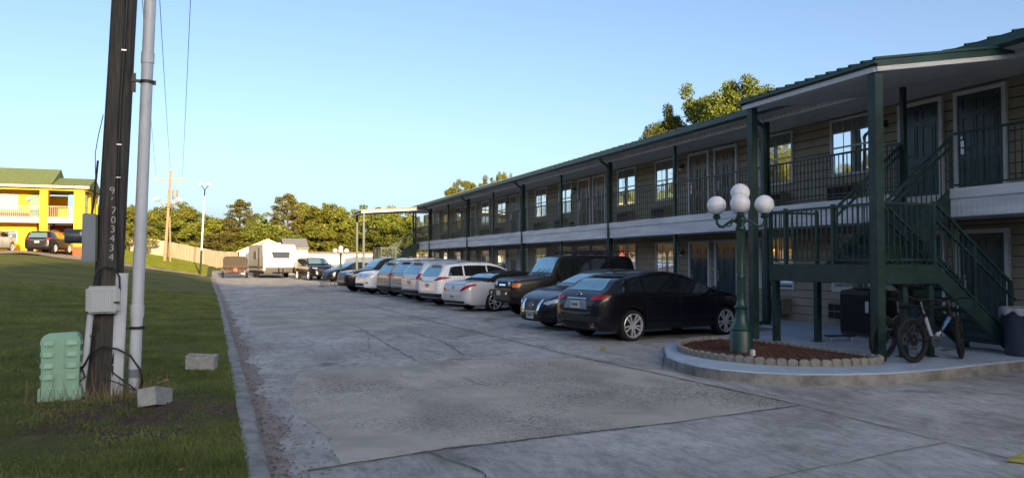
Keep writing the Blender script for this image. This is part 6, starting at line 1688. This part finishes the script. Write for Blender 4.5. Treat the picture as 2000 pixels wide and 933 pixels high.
back = [ # u, v_top, y, kind, material, label
 (205,400,118,'low','leaf_a','olive bushy tree seen just left of the wooden pole'),
 (283,412,116,'low','leaf_a','olive tree between the white conduit and the far utility pole'),
 (300,398,128,'broad','leaf_b','taller tree rising behind the conduit pipe'),
 (345,390,124,'broad','leaf_a','open crowned tree directly right of the far utility pole'),
 (322,425,110,'low','leaf_b','bushy tree behind the far utility pole foot'),
 (378,400,126,'broad','leaf_b','airy tree left of the flood light pole'),
 (365,432,108,'low','leaf_a','low tree between the utility pole and the flood light pole'),
 (405,425,110,'low','leaf_a','low tree right behind the flood light pole'),
 (430,418,122,'broad','leaf_a','rounded tree just left of the round headed pine'),
 (468,386,112,'pine','leaf_pine','round headed pine standing clear against the sky above the cargo trailer'),
 (447,446,106,'low','leaf_pine','brownish bush below the round headed pine'),
 (497,440,106,'low','leaf_b','green bush left of the shed gable'),
 (512,414,122,'broad','leaf_b','tree in the gap between the two tallest pines'),
 (525,430,108,'low','leaf_b','green bushy tree behind the shed'),
 (562,374,110,'pine','leaf_pine','tallest pine of the row, above the travel trailer'),
 (590,392,118,'pine','leaf_pine','brownish pine shoulder to shoulder with the tallest pine'),
 (548,448,104,'low','leaf_a','bushy tree under the tallest pine'),
 (612,386,116,'broad','leaf_a','tall narrow tree above the small far utility pole'),
 (638,392,110,'broad','leaf_a','broad olive tree above the long cream house'),
 (585,452,100,'low','leaf_b','low bush over the grey house roof'),
 (628,440,98,'low','leaf_a','bush beside the thin far utility pole'),
 (668,400,108,'broad','leaf_a','broad tree above the far lamp post'),
 (690,412,114,'broad','leaf_b','tree partly behind the far canopy corner posts'),
 (660,455,98,'low','leaf_a','low olive bush over the white building left end'),
 (705,450,98,'low','leaf_b','shrubby tree between the two far canopy posts'),
 (728,404,110,'broad','leaf_b','dark green tree over the far canopy left half'),
 (752,415,100,'low','leaf_b','dark leafy tree framed under the far canopy'),
 (765,398,112,'broad','leaf_a','feathery topped tree above the far canopy middle'),
 (790,425,88,'low','leaf_bright','bright yellow green tree under the far canopy beside its inner post'),
 (772,462,84,'low','leaf_b','dark bush behind the far stair flight'),
 (815,430,86,'low','leaf_bright','bright tree seen between the far stair rail and the first post'),
 (845,440,92,'low','leaf_bright','bright tree glimpsed behind the far end of the balcony'),
 (740,470,86,'low','leaf_b','low dark shrub at the foot of the far stairs'),
 (255,440,106,'low','leaf_b','low tree hidden behind the conduit pipe'),
 (480,452,104,'low','leaf_a','bush behind the board fence end'),
]
H0 = {'broad':9.6,'low':7.1,'pine':13.5,'oak':12.0}
for i, (u, v, y, kd, m, lab) in enumerate(back):
    x = ux(u, y); z0 = gz(x, y); h = hgt(v, u, y)-z0; s = h/H0[kd]
    sx = {'broad':1.0,'low':max(s,1.05),'pine':1.}[kd]*({'broad':s,'low':1,'pine':s}[kd])
    plant(kd, x, y, sx, lab, seed=(i % 3)+(10 if kd == 'pine' else 0), m=m, sz=s)
# trees behind the yellow motel, left
for (x, y, s) in ((-9.,96,.75),(-12,103,.8)): plant('low', x, y, s, 'olive tree between the yellow motel gable and the wooden pole' if y < 100 else 'second olive tree behind the yellow motel gable', seed=2, m='leaf_a')
# oaks behind the long motel
plant('oak', ux(1452,42), 42, .86, 'large sunlit oak crown rising over the motel roof left of the near canopy', seed=21, m='leaf_b', group='trees behind the motel roof', sz=hgt(146,1440,42)/12.0)
plant('oak', ux(1306,47), 47, .50, 'smaller sunlit crown just left of the large oak over the motel roof', seed=22, m='leaf_b', group='trees behind the motel roof', sz=hgt(212,1310,47)/12.0)
plant('oak', ux(905,96), 96, .7, 'distant tree crown peeping over the left part of the motel roof', seed=21, m='leaf_a', group='trees behind the motel roof', sz=hgt(368,905,96)/12.0)
plant('oak', ux(948,94), 94, .52, 'low tree crown peeping over the motel roof right of the leftmost crown', seed=22, m='leaf_a', group='trees behind the motel roof', sz=hgt(364,948,94)/12.0)
plant('oak', ux(980,92), 92, .35, 'narrow pointed tree top behind the middle of the motel roof', seed=21, m='leaf_a', group='trees behind the motel roof', sz=hgt(350,980,92)/12.0)
# sunlit wood to the west, out of frame, mirrored by the motel windows
for i in range(24):
    plant('broad' if i % 2 else 'low', -31-RT.random()*12, -12+i*4.6, 1.35, 'tree of the western wood', seed=i % 3, m='leaf_a', group='western wood')

# ------------------------------------------------------------------ light, sky, camera
SUN_EL, AZX, AZY = R(10.0), .06, -.998       # towards the sun
az = math.atan2(AZX, AZY)
w = bpy.data.worlds.new('World'); scene.world = w; w.use_nodes = True; nt = w.node_tree
sky = nt.nodes.new('ShaderNodeTexSky'); sky.sky_type = 'NISHITA'; sky.sun_disc = False; sky.sun_elevation = SUN_EL; sky.sun_rotation = az
sky.air_density = .62; sky.dust_density = 3.0; sky.ozone_density = 1.15
bg = nt.nodes['Background']; nt.links.new(sky.outputs[0], bg.inputs['Color']); bg.inputs['Strength'].default_value = .15
sd = bpy.data.lights.new('sun','SUN'); sd.energy = 5.0; sd.angle = R(.6); sd.color = (1,.74,.42)
so = bpy.data.objects.new('sun', sd); COL.objects.link(so)
d = Vector((AZX*math.cos(SUN_EL), AZY*math.cos(SUN_EL), math.sin(SUN_EL))).normalized()
so.rotation_euler = d.to_track_quat('Z','Y').to_euler(); so.location = (0,-20,40)

cam = bpy.data.cameras.new('camera'); co = bpy.data.objects.new('camera', cam); COL.objects.link(co); scene.camera = co
cam.sensor_width = 36; cam.lens = 27.0; cam.clip_end = 3000; cam.clip_start = .1
co.location = (0,0,1.65); co.rotation_euler = (R(90)+math.atan(44.5/1500), 0, R(-20.6))
vs_ = scene.view_settings; vs_.view_transform = 'Standard'; vs_.look = 'None'; vs_.exposure = 1.22; vs_.gamma = 1; vs_.use_curve_mapping = False
scene.render.engine = 'CYCLES'
